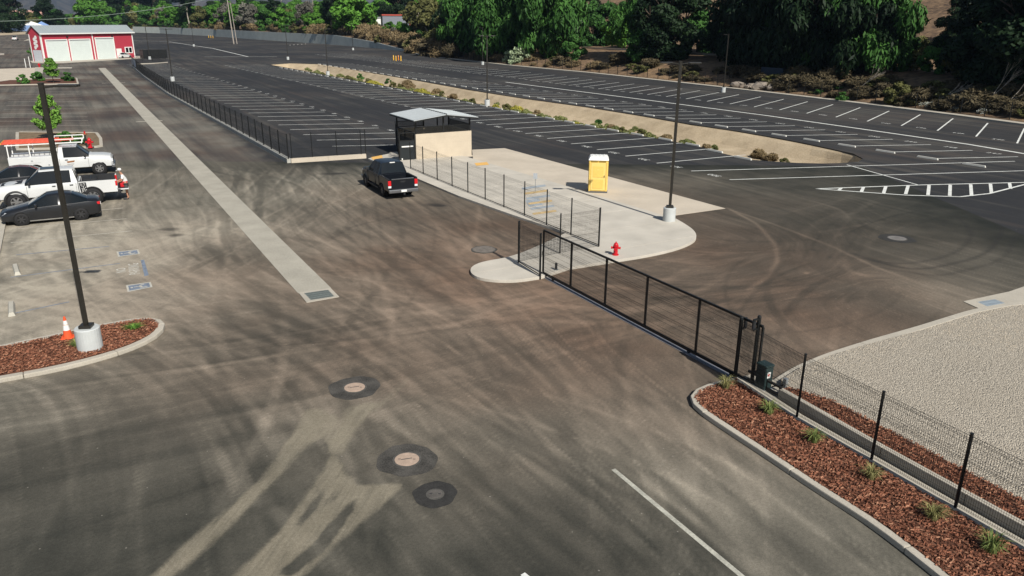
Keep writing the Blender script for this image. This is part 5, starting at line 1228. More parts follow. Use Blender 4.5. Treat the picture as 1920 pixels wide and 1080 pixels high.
# ladder truck
f = Vector(G2(184,326)); c = f-lh*1.95+lp*.84
ut, q = pickup('white utility truck with orange ladders on its overhead rack', (c.x, c.y, 0), st_d-R(1), M_PW, L=6.1, W=1.0, wb=3.7, r=.41, bed=2.75, crew=False, tail=None, lift=.06, cat='truck', name='utility_truck', bumper=mat('steel_bumper', (.25,.26,.27), .35, .8))
xr, xb, z0 = q['xr'], q['xb'], q['z0']
for s in (-1, 1):
    sd_ = MB(); yo, yi = s*1.06, s*.58
    prof = [(xr,z0-.06),(q['xw2']-.52,z0-.06)]+[(q['xw2']+math.cos(a)*.52, max(z0-.06, q['r']+math.sin(a)*.52)) for a in np.linspace(math.pi, 0, 13)]+[(q['xw2']+.52,z0-.10),(xb-.06,z0-.10),(xb-.06,z0+.86),(xr,z0+.86)]
    sb = obj('service_body', sd_.side(prof, min(yo,yi), max(yo,yi)), M_PW, ut, bevel=.015)
    for xx0, xx1, zz0, zz1 in ((xr+.05,xr+.75,z0+.02,z0+.80),(xr+.80,xb-.90,z0+.45,z0+.80),(xb-.85,xb-.12,z0+.0,z0+.80)):
        dd = obj('locker_door', MB().box(xx0,xx1,min(yo,yo+s*.014),max(yo,yo+s*.014),zz0,zz1), M_PW, sb, bevel=.005); obj('door_latch', MB().box((xx0+xx1)/2-.05,(xx0+xx1)/2+.05,min(yo+s*.014,yo+s*.03),max(yo+s*.014,yo+s*.03),zz0+.3*(zz1-zz0),zz0+.3*(zz1-zz0)+.07), M_GALV, dd)
    arches(ut, (q['xw2'],), .99, q['r'])
    obj('tail_light', MB().box(xr-.03,xr,min(s*.80,s*1.0),max(s*.80,s*1.0),z0+.1,z0+.3), M_LAMP, ut)
obj('bed_floor', MB().box(xr,xb-.06,-.575,.575,z0-.05,z0+.10), M_DKPL, ut); obj('rear_bumper', MB().box(xr-.35,xr-.01,-1.0,1.0,z0-.16,z0-.02), M_GALV, ut, bevel=.02)
for k in range(6): obj('pipe_bin', MB().box(xr+.1,xb-.4,-.5+k*.17,-.42+k*.17,z0+.10,z0+.55+.07*(k % 3)), M_DKPL if k % 3 else M_RED, ut)
rk = link('ladder_rack', None, ut); rz = q['H']+.22
for x in (xr+.06, (xr+xb)/2-.1, xb-.1):
    for s in (-1, 1): obj('rack_post', MB().bar((x,s*1.0,z0+.86),(x,s*1.0,rz),.06), M_WHITE, rk)
for x in (xr+.06, (xr+xb)/2-.1, xb-.1, q['cowl']-.35): obj('cross_bar', MB().bar((x,-1.03,rz),(x,1.03,rz),.06), M_WHITE, rk)
for s in (-1, 1):
    obj('side_rail', MB().bar((xr-.05,s*1.0,rz+.05),(q['cowl']-.3,s*1.0,rz+.05),.06), M_WHITE, rk); obj('side_rail', MB().bar((xb-.1,s*1.0,rz+.28),(q['cowl']-.3,s*1.0,rz+.28),.05), M_WHITE, rk)
    for x in (xb-.1, (xb+q['cowl'])/2, q['cowl']-.3): obj('rail_post', MB().bar((x,s*1.0,rz+.05),(x,s*1.0,rz+.28),.05), M_WHITE, rk)
    obj('door_logo', MB().add([(q['cab_r']+.55,s*.995,z0+.32),(q['cab_r']+.95,s*.995,z0+.36),(q['cab_r']+.98,s*.995,z0+.46),(q['cab_r']+.5,s*.995,z0+.42)], [(0,1,2,3)]), mat('logo_brown', (.25,.10,.03), .6), ut); obj('door_lettering', MB().box(q['cab_r']+.52,q['cab_r']+.92,min(s*.99,s*.996),max(s*.99,s*.996),z0+.22,z0+.25), mat('logo_grey', (.3,.3,.3), .6), ut)
M_LAD = mat('ladder_orange', (.62,.09,.05), .5, var=.15)
HU = Matrix.Translation((c.x, c.y, 0)) @ Matrix.Rotation(st_d-R(1), 4, 'Z')
for k, (y, L_, lb) in enumerate(((-.62,3.4,'orange extension ladder on the camera side of the truck rack'),(.05,4.1,'long orange ladder in the middle of the truck rack'),(.60,3.2,'orange ladder on the far side of the truck rack'))):
    p = HU @ Vector((xr-.25, y, rz+.10)); ld = thing('ladder', lb, 'ladder', p, st_d-R(1))
    for s in (-1, 1): obj('rail', MB().box(0,L_,s*.2-.02,s*.2+.02,0,.09), M_LAD, ld)
    for i in range(int(L_/.3)): obj('rung', MB().tube((.2+i*.3,-.2,.05),(.2+i*.3,.2,.05),.02,6), mat('rung_metal', (.55,.30,.22), .5, .3), ld)
    obj('end_cap', MB().box(-.03,0,-.22,.22,-.005,.095), M_SAFETY, ld)
# far cars
g = G(232,109); sedan('white car parked at the red building by the small door', (g.x, g.y, 0), R(75), M_PW, 'parked_car')
g = G(29,75.5); v_, _ = pickup('white pickup driving on the far road left of the red building', (g.x, g.y, 0), R(115), M_PW, L=5.6, W=.98, wb=3.4, r=.42, bed=1.8)

# ------------------------------------------------------------------ person at the tailgate
def skinned(name, verts, edges, radii, m, parent, sub=1, loc=(0,0,0)):
    me = bpy.data.meshes.new(name); me.from_pydata(verts, edges, []); me.materials.append(m); o = link(name, me, parent, loc)
    md = o.modifiers.new('skin', 'SKIN'); md.use_smooth_shade = True
    for i, r_ in enumerate(radii):
        sv = me.skin_vertices[0].data[i]; sv.radius = r_ if hasattr(r_, '__len__') else (r_, r_)
    me.skin_vertices[0].data[0].use_root = True
    s = o.modifiers.new('sub', 'SUBSURF'); s.levels = sub; s.render_levels = sub; return o
pg = G(240,373); ps = thing('person', 'person in white shirt, grey shorts and white cap leaning over the tailgate', 'person', (pg.x, pg.y, 0), st_d+math.pi+R(4))
M_SKIN = mat('skin', (.42,.22,.14), .55, var=.08); M_SHIRT = mat('white_shirt', (.72,.72,.70), .8, var=.06, bump=.2); M_SHORT = mat('grey_shorts', (.07,.072,.07), .85, var=.15)
V = [(0,0,.94),(.03,0,1.15),(.10,0,1.38),(.14,0,1.50),(.19,0,1.58),(.22,0,1.66),(.22,0,1.74),
     (0,.10,.90),(.02,.11,.50),(-.02,.11,.09),(.12,.12,.04), (0,-.10,.90),(-.03,-.11,.50),(-.07,-.11,.09),(.07,-.12,.04),
     (.10,.19,1.40),(.20,.25,1.14),(.42,.16,1.06),(.50,.14,1.05), (.10,-.19,1.40),(.20,-.25,1.14),(.42,-.16,1.06),(.50,-.14,1.05)]
Ed = [(0,1),(1,2),(2,3),(3,4),(4,5),(5,6),(0,7),(7,8),(8,9),(9,10),(0,11),(11,12),(12,13),(13,14),(2,15),(15,16),(16,17),(17,18),(2,19),(19,20),(20,21),(21,22)]
Rr = [(.13,.11),(.13,.10),(.14,.10),.06,.075,(.085,.10),.075,.085,.058,.036,.035,.085,.058,.036,.035,.055,.042,.032,.035,.055,.042,.032,.035]
nb_ = len(V)
for s, wi in ((1,18),(-1,22)):
    w0 = Vector(V[wi])
    for k in range(5):
        b0 = w0+Vector((.03, s*(-.03+.017*k) if k < 4 else s*-.045, -.005)); L_ = (.05,.062,.066,.058,.045)[k]
        V += [tuple(b0), tuple(b0+Vector((L_*.6, s*(-.01 if k == 4 else 0), -.012))), tuple(b0+Vector((L_, s*(-.012 if k == 4 else 0), -.04)))]
        i = len(V); Ed += [(wi, i-3), (i-3, i-2), (i-2, i-1)]; Rr += [.011, .010, .008]
skinned('body', V, Ed, Rr, M_SKIN, ps, 2)
skinned('shirt', [(0,0,.93),(.03,0,1.15),(.10,0,1.38),(.13,0,1.47),(.11,.20,1.40),(.17,.245,1.22),(.11,-.20,1.40),(.17,-.245,1.22)], [(0,1),(1,2),(2,3),(2,4),(4,5),(2,6),(6,7)], [(.15,.175),(.15,.17),(.15,.165),.075,.085,.075,.085,.075], M_SHIRT, ps, 2)
skinned('shorts', [(0,0,.93),(0,.10,.86),(.015,.115,.58),(0,-.10,.86),(-.02,-.115,.58)], [(0,1),(1,2),(0,3),(3,4)], [(.14,.16),.115,.095,.115,.095], M_SHORT, ps, 2)
obj('cap', MB().lathe([(.115,1.72),(.112,1.79),(.08,1.84),(.02,1.86)], 16, (.215,0,0)).add([(.30,-.09,1.735),(.42,-.05,1.71),(.42,.05,1.71),(.30,.09,1.735)], [(0,1,2,3)]), M_WHITE, ps, smooth=True)
obj('nose', MB().add([(.30,-.018,1.655),(.30,.018,1.655),(.335,0,1.65),(.305,0,1.70)], [(0,1,2),(0,2,3),(1,3,2)]), M_SKIN, ps)
for s in (-1, 1):
    obj('ear', MB().box(.20,.235,min(s*.085,s*.108),max(s*.085,s*.108),1.63,1.69), M_SKIN, ps, bevel=.008); obj('eye', MB().box(.295,.305,s*.035-.012,s*.035+.012,1.682,1.692), M_DKPL, ps)
    obj('shoe', MB().box(-.08+(.05 if s > 0 else 0),.19+(.05 if s > 0 else 0)-.0,s*.115-.05,s*.115+.05,.0,.085), M_DKPL, ps, bevel=.03)
obj('hair', MB().lathe([(.108,1.66),(.112,1.72)], 14, (.205,0,0)), mat('grey_hair', (.18,.16,.14), .8), ps); obj('mouth', MB().box(.292,.302,-.02,.02,1.612,1.618), mat('lip', (.3,.12,.09), .6), ps)
# ------------------------------------------------------------------ red building
B0, B1 = Vector(G2(84,116.3)), Vector(G2(254,108.2)); bd = (B1-B0).normalized(); ba = math.atan2(bd.y, bd.x); BL = (B1-B0).length; BD = 4.0; BH = 6.25; RZ = 7.95
bl = thing('service_building', 'red metal service building with white roll-up doors and grey roof', 'building', (B0.x, B0.y, 0), ba)
M_REDW = mat('red_metal_wall', (.40,.040,.062), .55, var=.06, scale=.6, fine=4); M_DOORW = mat('white_rollup_door', (.60,.66,.63), .6, var=.04, scale=1); M_TRIM = mat('white_trim', (.72,.72,.69), .6, var=.04)
mb = MB().box(0,BL,0,BD,0,BH); mb.add([(0,0,BH),(0,BD,BH),(0,BD/2,RZ-.08),(BL,0,BH),(BL,BD,BH),(BL,BD/2,RZ-.08)], [(0,2,1),(3,4,5)]); obj('wall', mb, M_REDW, bl)
M_BROOF = mat('grey_standing_seam', (.30,.34,.35), .45, .1, var=.05, scale=1)
for s in (0, 1):
    ya, yb = ((-.45, BD/2) if s == 0 else (BD+.45, BD/2)); zl = BH-.12
    rf = obj('roof', MB().add([(-.4,ya,zl),(BL+.4,ya,zl),(BL+.4,yb,RZ),(-.4,yb,RZ),(-.4,ya,zl+.1),(BL+.4,ya,zl+.1),(BL+.4,yb,RZ+.1),(-.4,yb,RZ+.1)], [(0,3,2,1),(4,5,6,7),(0,1,5,4),(1,2,6,5),(2,3,7,6),(3,0,4,7)]), M_BROOF, bl)
    for k in range(1, 40):
        xx = -.4+(BL+.8)*k/40; obj('roof_seam', MB().bar((xx,ya,zl+.12),(xx,yb,RZ+.12),.05,.05), M_BROOF, rf)
obj('gutter', MB().box(-.4,BL+.4,-.60,-.46,BH-.18,BH+.08), M_TRIM, bl)
for x in (-.02, BL*.53, BL-.26): obj('corner_trim', MB().box(x,x+.28,-.05,-.003,0,BH-.2), M_TRIM, bl)
obj('corner_trim', MB().box(-.05,-.003,-.04,.26,0,BH-.2), M_TRIM, bl); obj('corner_trim', MB().box(-.05,-.003,BD-.26,BD,0,BH-.2), M_TRIM, bl)
for x0_, x1_, h in ((.045,.255,4.75),(.285,.50,4.75),(.565,.765,5.0)):
    x0_, x1_ = x0_*BL, x1_*BL; d_ = obj('rollup_door', MB().box(x0_,x1_,-.03,-.002,0,h), M_DOORW, bl)
    for k in range(12): obj('door_slat', MB().box(x0_+.02,x1_-.02,-.05,-.031,h*k/12+.02,h*(k+1)/12-.02), M_DOORW, d_)
    for xx in (x0_-.2, x1_): obj('door_frame', MB().box(xx,xx+.2,-.10,-.004,0,h+.2), M_TRIM, d_)
    obj('door_frame', MB().box(x0_,x1_,-.10,-.004,h+.001,h+.2), M_TRIM, d_); obj('door_hood', MB().box(x0_,x1_,-.08,-.003,h-.18,h), M_GALV, d_)
md_ = obj('side_door', MB().box(.785*BL,.845*BL,-.05,-.002,0,2.4), M_TRIM, bl); obj('handle', MB().box(.838*BL,.842*BL,-.12,-.051,1.0,1.1), M_DKPL, md_)
w_ = obj('window', MB().box(.885*BL,.975*BL,-.08,-.002,1.2,2.75), M_TRIM, bl)
for a in (.895,.935): obj('pane', MB().box(a*BL,(a+.03)*BL,-.10,-.081,1.4,2.55), M_GLASS, w_)
for a in (.265,.755): obj('wall_lamp', MB().box(a*BL-.2,a*BL+.2,-.3,-.003,5.35,5.6), M_DKPL, bl, bevel=.04)
sd2 = obj('side_panel', MB().box(-.03,-.002,.5,3.4,0,2.6), mat('pale_panel', (.5,.52,.55), .6), bl)
for k in range(6): o = obj('wall_mark', MB().lathe([(.42,0),(.42,.02),(.28,.021)], 14), M_TRIM, bl, loc=(-.004, 2.0+(.3 if k % 2 else -.3), 5.4-k*.45), rot=(0,R(-90),0))
for k in range(9):
    g = Vector((-1.2-random.random()*2.2, .3+random.random()*3, 0))
se = thing('screened_bin_yard', 'dark screened enclosure beside the red building', 'enclosure', (*G2(270,110.5), 0), R(40))
for k in range(3): obj('screen_panel', MB().box(k*1.9,k*1.9+1.85,0,.05,.15,2.2), M_BLK, se)
obj('screen_panel', MB().box(-.05,0,.06,3,.15,2.2), M_BLK, se)
for k in range(4): obj('post', MB().tube((k*1.9-.02,-.05,0),(k*1.9-.02,-.05,2.3),.05,8), M_BLK, se)
fence('mesh_fence', 'short black mesh fence closing the far end of the numbered lot', [G2(250,121), G2(268,120.3), G2(287,119.5), G2(312,117.5)], 1.75, .15, r=.004)
kerb('lot_end_kerb', [G2(252,121), G2(268,120.4), G2(287,119.7), G2(313,117.6)], .3, .2, M_CONC, seg=6, sm=0, bevel=0)

# ------------------------------------------------------------------ vegetation
def leaf_mat(name, dark, light, rough=.6, trans=.0):
    m = bpy.data.materials.new(name); t, n, l, b_ = nodes(m)
    at = n.new('ShaderNodeAttribute'); at.attribute_name = 'tone'; oi = n.new('ShaderNodeObjectInfo')
    a = n.new('ShaderNodeMath'); a.operation = 'MULTIPLY_ADD'; l.new(oi.outputs['Random'], a.inputs[0]); a.inputs[1].default_value = .5; l.new(at.outputs['Fac'], a.inputs[2])
    s = n.new('ShaderNodeMath'); s.operation = 'SUBTRACT'; l.new(a.outputs[0], s.inputs[0]); s.inputs[1].default_value = .25; s.use_clamp = True
    mx = n.new('ShaderNodeMix'); mx.data_type = 'RGBA'; mx.inputs[6].default_value = (*dark, 1); mx.inputs[7].default_value = (*light, 1); l.new(s.outputs[0], mx.inputs[0]); l.new(mx.outputs[2], b_.inputs['Base Color'])
    b_.inputs['Roughness'].default_value = rough; b_.inputs['Specular IOR Level'].default_value = .15; return m
L_PEP = leaf_mat('pepper_leaves', (.009,.034,.009), (.066,.165,.032)); L_BRI = leaf_mat('bright_leaves', (.018,.060,.010), (.10,.24,.030)); L_DRK = leaf_mat('dark_leaves', (.004,.012,.005), (.016,.036,.012))  # dark leaves: shade of the crowded grove put into the leaf colour
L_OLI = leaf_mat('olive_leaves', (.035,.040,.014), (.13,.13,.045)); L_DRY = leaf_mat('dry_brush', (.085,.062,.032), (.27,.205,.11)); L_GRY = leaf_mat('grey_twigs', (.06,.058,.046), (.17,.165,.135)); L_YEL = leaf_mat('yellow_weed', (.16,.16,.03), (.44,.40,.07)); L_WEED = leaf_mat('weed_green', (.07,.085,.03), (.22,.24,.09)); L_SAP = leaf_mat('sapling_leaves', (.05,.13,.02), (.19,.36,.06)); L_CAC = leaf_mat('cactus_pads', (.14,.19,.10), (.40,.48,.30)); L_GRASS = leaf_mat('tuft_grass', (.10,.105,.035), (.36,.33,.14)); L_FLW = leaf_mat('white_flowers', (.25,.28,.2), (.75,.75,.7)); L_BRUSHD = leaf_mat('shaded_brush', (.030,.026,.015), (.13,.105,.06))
M_BARK = mat('bark', (.10,.075,.055), .9, var=.4, scale=3); M_BARKW = mat('pale_bark', (.36,.32,.27), .9, var=.3, scale=3)
def leaves_mesh(name, blobs, n, size, m, seed, aspect=1.6, hang=0.0, shell=.45):
    r = np.random.default_rng(seed); w = np.array([b[1][0]*b[1][1]+b[1][0]*b[1][2] for b in blobs]); pick = r.choice(len(blobs), n, p=w/w.sum())
    C = np.array([b[0] for b in blobs])[pick]; S = np.array([b[1] for b in blobs])[pick]
    d = r.normal(size=(n, 3)); d /= np.linalg.norm(d, axis=1)[:, None]; rad = shell+(1-shell)*r.random(n)**.6
    P = C+d*S*rad[:, None]
    nrm = d*.8+r.normal(size=(n, 3))*.55; nrm[:, 2] += .25; nrm /= np.linalg.norm(nrm, axis=1)[:, None]
    up = r.normal(size=(n, 3)); up = up*(1-hang)+np.array([0, 0, -1])*hang*1.6
    a = np.cross(nrm, up); a /= np.linalg.norm(a, axis=1)[:, None]+1e-9; b_ = np.cross(a, nrm)
    sz = size*(.55+.9*r.random(n))[:, None]; a, b_ = a*sz*.5, b_*sz*.5*aspect
    V_ = np.stack([P-b_, P+a*.9, P+b_, P-a*.9], 1).reshape(-1, 3)
    bt = r.random(len(blobs))[pick]; tone = np.clip(.15+.45*bt+.35*r.random(n)+.15*d[:, 2], 0, 1)
    me = bpy.data.meshes.new(name); me.vertices.add(4*n); me.vertices.foreach_set('co', V_.astype(np.float32).ravel())
    me.loops.add(4*n); me.loops.foreach_set('vertex_index', np.arange(4*n, dtype=np.int32)); me.polygons.add(n); me.polygons.foreach_set('loop_start', np.arange(0, 4*n, 4, dtype=np.int32)); me.polygons.foreach_set('loop_total', np.full(n, 4, np.int32))
    at = me.attributes.new('tone', 'FLOAT', 'POINT'); at.data.foreach_set('value', np.repeat(tone, 4).astype(np.float32)); me.update(calc_edges=True); me.materials.append(m); return me
def limbs(mb, p, d, L, r, depth, rnd, spread=.6):
    q = p+d*L; mb.tube(p, q, r, 6, r*.65, caps=False)
    if depth == 0: return
    for k in range(rnd.choice((2, 3))):
        nd = (d+Vector((rnd.uniform(-1,1), rnd.uniform(-1,1), rnd.uniform(-.2,.7)))*spread).normalized(); limbs(mb, q, nd, L*rnd.uniform(.6,.85), r*.62, depth-1, rnd, spread)
def blob_crown(seed, H, Rr_, z0, nb, flat=1.0):
    r = random.Random(seed); out = []
    for k in range(nb):
        a = r.random()*6.28; f = r.random()**.6; z = z0+(H-z0)*r.random(); t = (z-z0)/(H-z0); env = Rr_*(math.sin(math.pi*min(1, .18+.80*t))**.7)
        s = Rr_*r.uniform(.20,.42); out.append(((math.cos(a)*env*f, math.sin(a)*env*f, z), (s, s*r.uniform(.8,1.2), s*flat*r.uniform(.7,1.1))))
    return out
SPEC = {}
def species(key, m, H, Rr_, z0, nb, n, size, bark=M_BARK, hang=0, aspect=1.6, flat=.8, variants=2, trunk=.3, depth=3, shell=.45):
    out = []
    for v in range(variants):
        sd = hash_(key)+v*17; cr = leaves_mesh(key+'_crown', blob_crown(sd, H*.93, Rr_, z0, nb, flat), n, size, m, sd, aspect, hang, shell)
        rnd = random.Random(sd); mb = MB(); limbs(mb, Vector((0,0,-.3)), Vector((rnd.uniform(-.1,.1), rnd.uniform(-.1,.1), 1)).normalized(), H*.30, trunk, depth, rnd); out.append((cr, mb.mesh(key+'_trunk', bark)))
    SPEC[key] = out
def hash_(s): return sum(ord(c)*(i+3) for i, c in enumerate(s))
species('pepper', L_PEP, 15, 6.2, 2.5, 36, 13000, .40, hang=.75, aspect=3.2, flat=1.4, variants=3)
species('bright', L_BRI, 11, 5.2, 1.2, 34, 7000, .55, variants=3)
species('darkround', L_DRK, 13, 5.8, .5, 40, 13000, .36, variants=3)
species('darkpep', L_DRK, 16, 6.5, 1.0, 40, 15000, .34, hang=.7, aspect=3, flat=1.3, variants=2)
species('midgreen', L_PEP, 9, 4.6, .3, 30, 6000, .5, variants=3)
species('eucalyptus', L_DRK, 22, 4.2, 6, 26, 5000, .6, M_BARKW, hang=.5, aspect=2.4, variants=2)
species('olive', L_OLI, 9, 4.4, .8, 28, 5000, .5, M_BARKW, variants=2)
species('greytree', L_GRY, 11, 4.5, 3, 24, 2600, .40, M_BARKW, aspect=4, variants=2, depth=4)
species('sapling', L_SAP, 4.8, 1.15, 1.3, 46, 4200, .15, M_BARK, trunk=.07, hang=.4, aspect=2, depth=2, variants=2)
species('brush', L_DRY, 2.6, 2.6, .1, 22, 3200, .28, aspect=5, variants=3, trunk=.04, depth=2, shell=.2)
species('shadebrush', L_BRUSHD, 2.6, 2.6, .1, 22, 2600, .28, aspect=5, variants=2, trunk=.04, depth=2, shell=.2)  # dry brush again, with shade put into its foliage colours
species('shrub', L_OLI, 2.6, 1.9, .1, 18, 2600, .26, variants=2, trunk=.05, depth=2)
species('greenshrub', L_PEP, 2.8, 2.0, .1, 18, 2600, .28, variants=2, trunk=.05, depth=2)
species('cactus', L_CAC, 3.0, 2.2, .2, 14, 700, .42, variants=1, trunk=.08, depth=1, aspect=1.3)
species('flowers', L_FLW, 1.5, 2.0, .2, 14, 500, .20, variants=1, trunk=.03, depth=1, aspect=1)
INFO = {'pepper': ('pepper_tree','tree'), 'bright': ('leafy_tree','tree'), 'darkround': ('dark_tree','tree'), 'darkpep': ('dark_pepper_tree','tree'), 'midgreen': ('green_tree','tree'), 'eucalyptus': ('eucalyptus_tree','tree'), 'olive': ('olive_tree','tree'), 'greytree': ('bare_tree','tree'), 'sapling': ('young_tree','tree'), 'brush': ('dry_bush','bush'), 'shadebrush': ('brown_bush','bush'), 'shrub': ('olive_shrub','shrub'), 'greenshrub': ('green_shrub','shrub'), 'cactus': ('cactus_clump','cactus'), 'flowers': ('white_flower_bush','bush')}
vr = random.Random(3)
def plant(key, p, s, label, group, sz=None):
    nm, cat = INFO[key]; cr, tk = vr.choice(SPEC[key]); root = thing(nm, label, cat, p, vr.random()*6.28, group); k = s if sz is None else (s, s, sz); root.scale = k if hasattr(k, '__len__') else (k, k, k)
    link('crown' if cat == 'tree' else 'foliage', cr, root); link('trunk' if cat == 'tree' else 'stem', tk, root); return root
# right-hand slope
GP = 'trees on the slope beyond the right kerb'
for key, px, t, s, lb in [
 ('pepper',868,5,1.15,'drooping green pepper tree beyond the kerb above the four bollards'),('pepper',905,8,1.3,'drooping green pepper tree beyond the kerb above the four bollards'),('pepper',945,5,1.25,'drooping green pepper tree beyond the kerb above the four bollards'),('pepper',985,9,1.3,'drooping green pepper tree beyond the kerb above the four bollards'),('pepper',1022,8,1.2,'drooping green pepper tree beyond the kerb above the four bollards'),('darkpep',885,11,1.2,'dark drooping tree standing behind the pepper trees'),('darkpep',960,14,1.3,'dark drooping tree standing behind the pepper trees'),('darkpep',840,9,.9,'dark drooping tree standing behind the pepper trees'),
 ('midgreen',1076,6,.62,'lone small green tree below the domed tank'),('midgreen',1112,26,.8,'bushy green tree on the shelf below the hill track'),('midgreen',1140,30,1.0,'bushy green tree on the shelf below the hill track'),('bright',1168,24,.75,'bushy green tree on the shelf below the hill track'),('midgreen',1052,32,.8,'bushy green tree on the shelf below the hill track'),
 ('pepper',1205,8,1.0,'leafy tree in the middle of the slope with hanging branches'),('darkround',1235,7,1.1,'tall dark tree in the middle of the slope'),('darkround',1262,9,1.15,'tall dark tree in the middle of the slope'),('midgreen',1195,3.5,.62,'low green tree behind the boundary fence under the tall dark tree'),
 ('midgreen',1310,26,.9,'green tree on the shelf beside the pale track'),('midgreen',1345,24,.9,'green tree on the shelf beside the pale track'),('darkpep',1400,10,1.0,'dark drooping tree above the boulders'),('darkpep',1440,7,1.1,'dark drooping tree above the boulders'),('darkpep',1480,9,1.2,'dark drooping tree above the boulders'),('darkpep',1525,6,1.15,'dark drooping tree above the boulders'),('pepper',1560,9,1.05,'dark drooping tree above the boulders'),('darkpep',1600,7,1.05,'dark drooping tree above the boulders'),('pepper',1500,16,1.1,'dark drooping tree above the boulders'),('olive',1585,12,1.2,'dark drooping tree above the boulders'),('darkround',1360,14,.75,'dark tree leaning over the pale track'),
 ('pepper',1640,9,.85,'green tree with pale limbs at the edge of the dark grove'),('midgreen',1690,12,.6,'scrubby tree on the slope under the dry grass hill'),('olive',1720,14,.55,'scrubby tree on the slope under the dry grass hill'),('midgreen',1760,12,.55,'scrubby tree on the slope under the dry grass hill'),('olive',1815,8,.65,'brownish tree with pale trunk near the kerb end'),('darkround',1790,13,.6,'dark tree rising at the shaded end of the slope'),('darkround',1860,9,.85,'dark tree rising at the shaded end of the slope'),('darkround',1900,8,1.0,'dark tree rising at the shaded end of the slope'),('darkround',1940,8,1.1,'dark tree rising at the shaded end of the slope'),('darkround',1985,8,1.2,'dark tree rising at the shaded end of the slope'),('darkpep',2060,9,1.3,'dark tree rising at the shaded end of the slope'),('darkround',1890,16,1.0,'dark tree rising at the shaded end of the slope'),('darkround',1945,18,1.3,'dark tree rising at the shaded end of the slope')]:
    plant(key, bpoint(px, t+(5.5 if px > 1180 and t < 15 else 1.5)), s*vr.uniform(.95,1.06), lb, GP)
for i in range(26):   # scrub and small trees on the upper hill
    px = vr.uniform(1000, 1900); t = vr.uniform(34, 75)
    if 1690 < px < 1800 and t > 45: continue
    plant(vr.choice(['midgreen','darkround','olive','olive']), bpoint(px, t), vr.uniform(.4,.75), 'scrubby tree scattered on the upper hillside', 'scrub on the upper hillside')
for i in range(150):
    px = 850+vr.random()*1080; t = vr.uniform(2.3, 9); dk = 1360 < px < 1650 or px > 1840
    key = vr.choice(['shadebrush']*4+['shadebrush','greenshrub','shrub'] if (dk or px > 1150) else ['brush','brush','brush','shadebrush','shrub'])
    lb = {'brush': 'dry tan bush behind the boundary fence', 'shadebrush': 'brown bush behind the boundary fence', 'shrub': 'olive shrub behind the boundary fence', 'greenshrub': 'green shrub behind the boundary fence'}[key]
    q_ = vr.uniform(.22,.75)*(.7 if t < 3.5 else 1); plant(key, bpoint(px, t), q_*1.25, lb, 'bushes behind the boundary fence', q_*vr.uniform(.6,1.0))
for px, t, s in ((965,3,1.0),(975,4.5,1.1),(955,4,.8)): plant('cactus', bpoint(px, t), s, 'pale green cactus clump below the pepper trees', 'cactus clumps')
for px, t, s in ((1742,2.4,.45),(1752,2.6,.35),(1850,2.8,.35),(1790,2.5,.3)): plant('flowers', bpoint(px, t), s, 'bush with white flowers behind the boundary fence', 'white flower bushes')
plant('shrub', bpoint(1680, 2.6), .95, 'yellow-green rounded shrub behind the boundary fence', None); plant('greenshrub', bpoint(1576, .7), .42, 'small green shrub on the kerb edge', None)
db_mat = M_BARKW
for px, t, a, L_ in ((1735,3,.5,3.5),(1760,3.4,.2,3.0),(1820,4,.7,4.5),(1860,4,.6,4.0),(1600,4,.9,3.4),(1720,4,.1,3.0)):
    p = bpoint(px, t); mb = MB(); rnd = random.Random(px); limbs(mb, Vector((0,0,0)), Vector((math.cos(R(-30))*.9, math.sin(R(-30))*.9, a)).normalized(), L_*.5, .06, 4, rnd, .45); tag(obj('fallen_branch', mb, db_mat, loc=p), 'bare grey fallen branch lying in the brush behind the boundary fence', 'branch', 'fallen branches')
def rock(p, s, lb, grp):
    bm = bmesh.new(); bmesh.ops.create_icosphere(bm, subdivisions=2, radius=1)
    rnd = random.Random(int(p.x*50))
    for v in bm.verts: v.co *= rnd.uniform(.8,1.1); v.co.z *= .65
    me = bpy.data.meshes.new('boulder'); bm.to_mesh(me); bm.free(); me.materials.append(mat('boulder_stone', (.26,.22,.18), .9, var=.3, scale=1.5, fine=8, bump=.5)); tag(link('boulder', me, None, p+Vector((0,0,s*.3)), vr.random()*6, (s*1.3,s,s)), lb, 'rock', grp)
for px, t, s in ((1385,2.0,.95),(1400,1.9,.6),(1430,2.2,1.2),(1448,2.4,1.0),(1412,2.6,.7)): rock(bpoint(px, t), s, 'pale boulder behind the fence under the dark grove', 'boulders under the dark grove')
# pale track on the shelf, tank, tarp
for (pa, pb) in ((1090,1195),(1262,1360)):
    a, b_ = bpoint(pa, 20), bpoint(pb, 20); tag(obj('track_barrier', MB().bar(a+Vector((0,0,.45)), b_+Vector((0,0,.45)), .3, .35), mat('barrier_concrete', (.36,.32,.27), .9), None), 'pale low barrier along the hillside track', 'barrier', 'hillside track barriers')
g = bpoint(1072, 36); tk = thing('water_tank', 'domed green-grey water tank among trees on the slope', 'tank', g); z_ = 0; obj('shell', MB().lathe([(4.4,0),(4.4,3.4)], 28), mat('tank_shell', (.10,.11,.085), .7), tk); obj('dome', MB().lathe([(4.6,3.4),(4.3,4.1),(3.2,4.8),(1.6,5.15),(.2,5.25)], 28), mat('tank_dome', (.17,.18,.14), .6), tk, smooth=True)
g = bpoint(1446, 5.5); tp_ = thing('tarp', 'dull blue tarpaulin hanging in the dark grove', 'tarp', g+Vector((0,0,.4)), R(120)); obj('sheet', MB().box(-2.2,2.2,-.05,.05,0,1.8), mat('blue_tarp', (.012,.025,.045), .7), tp_)
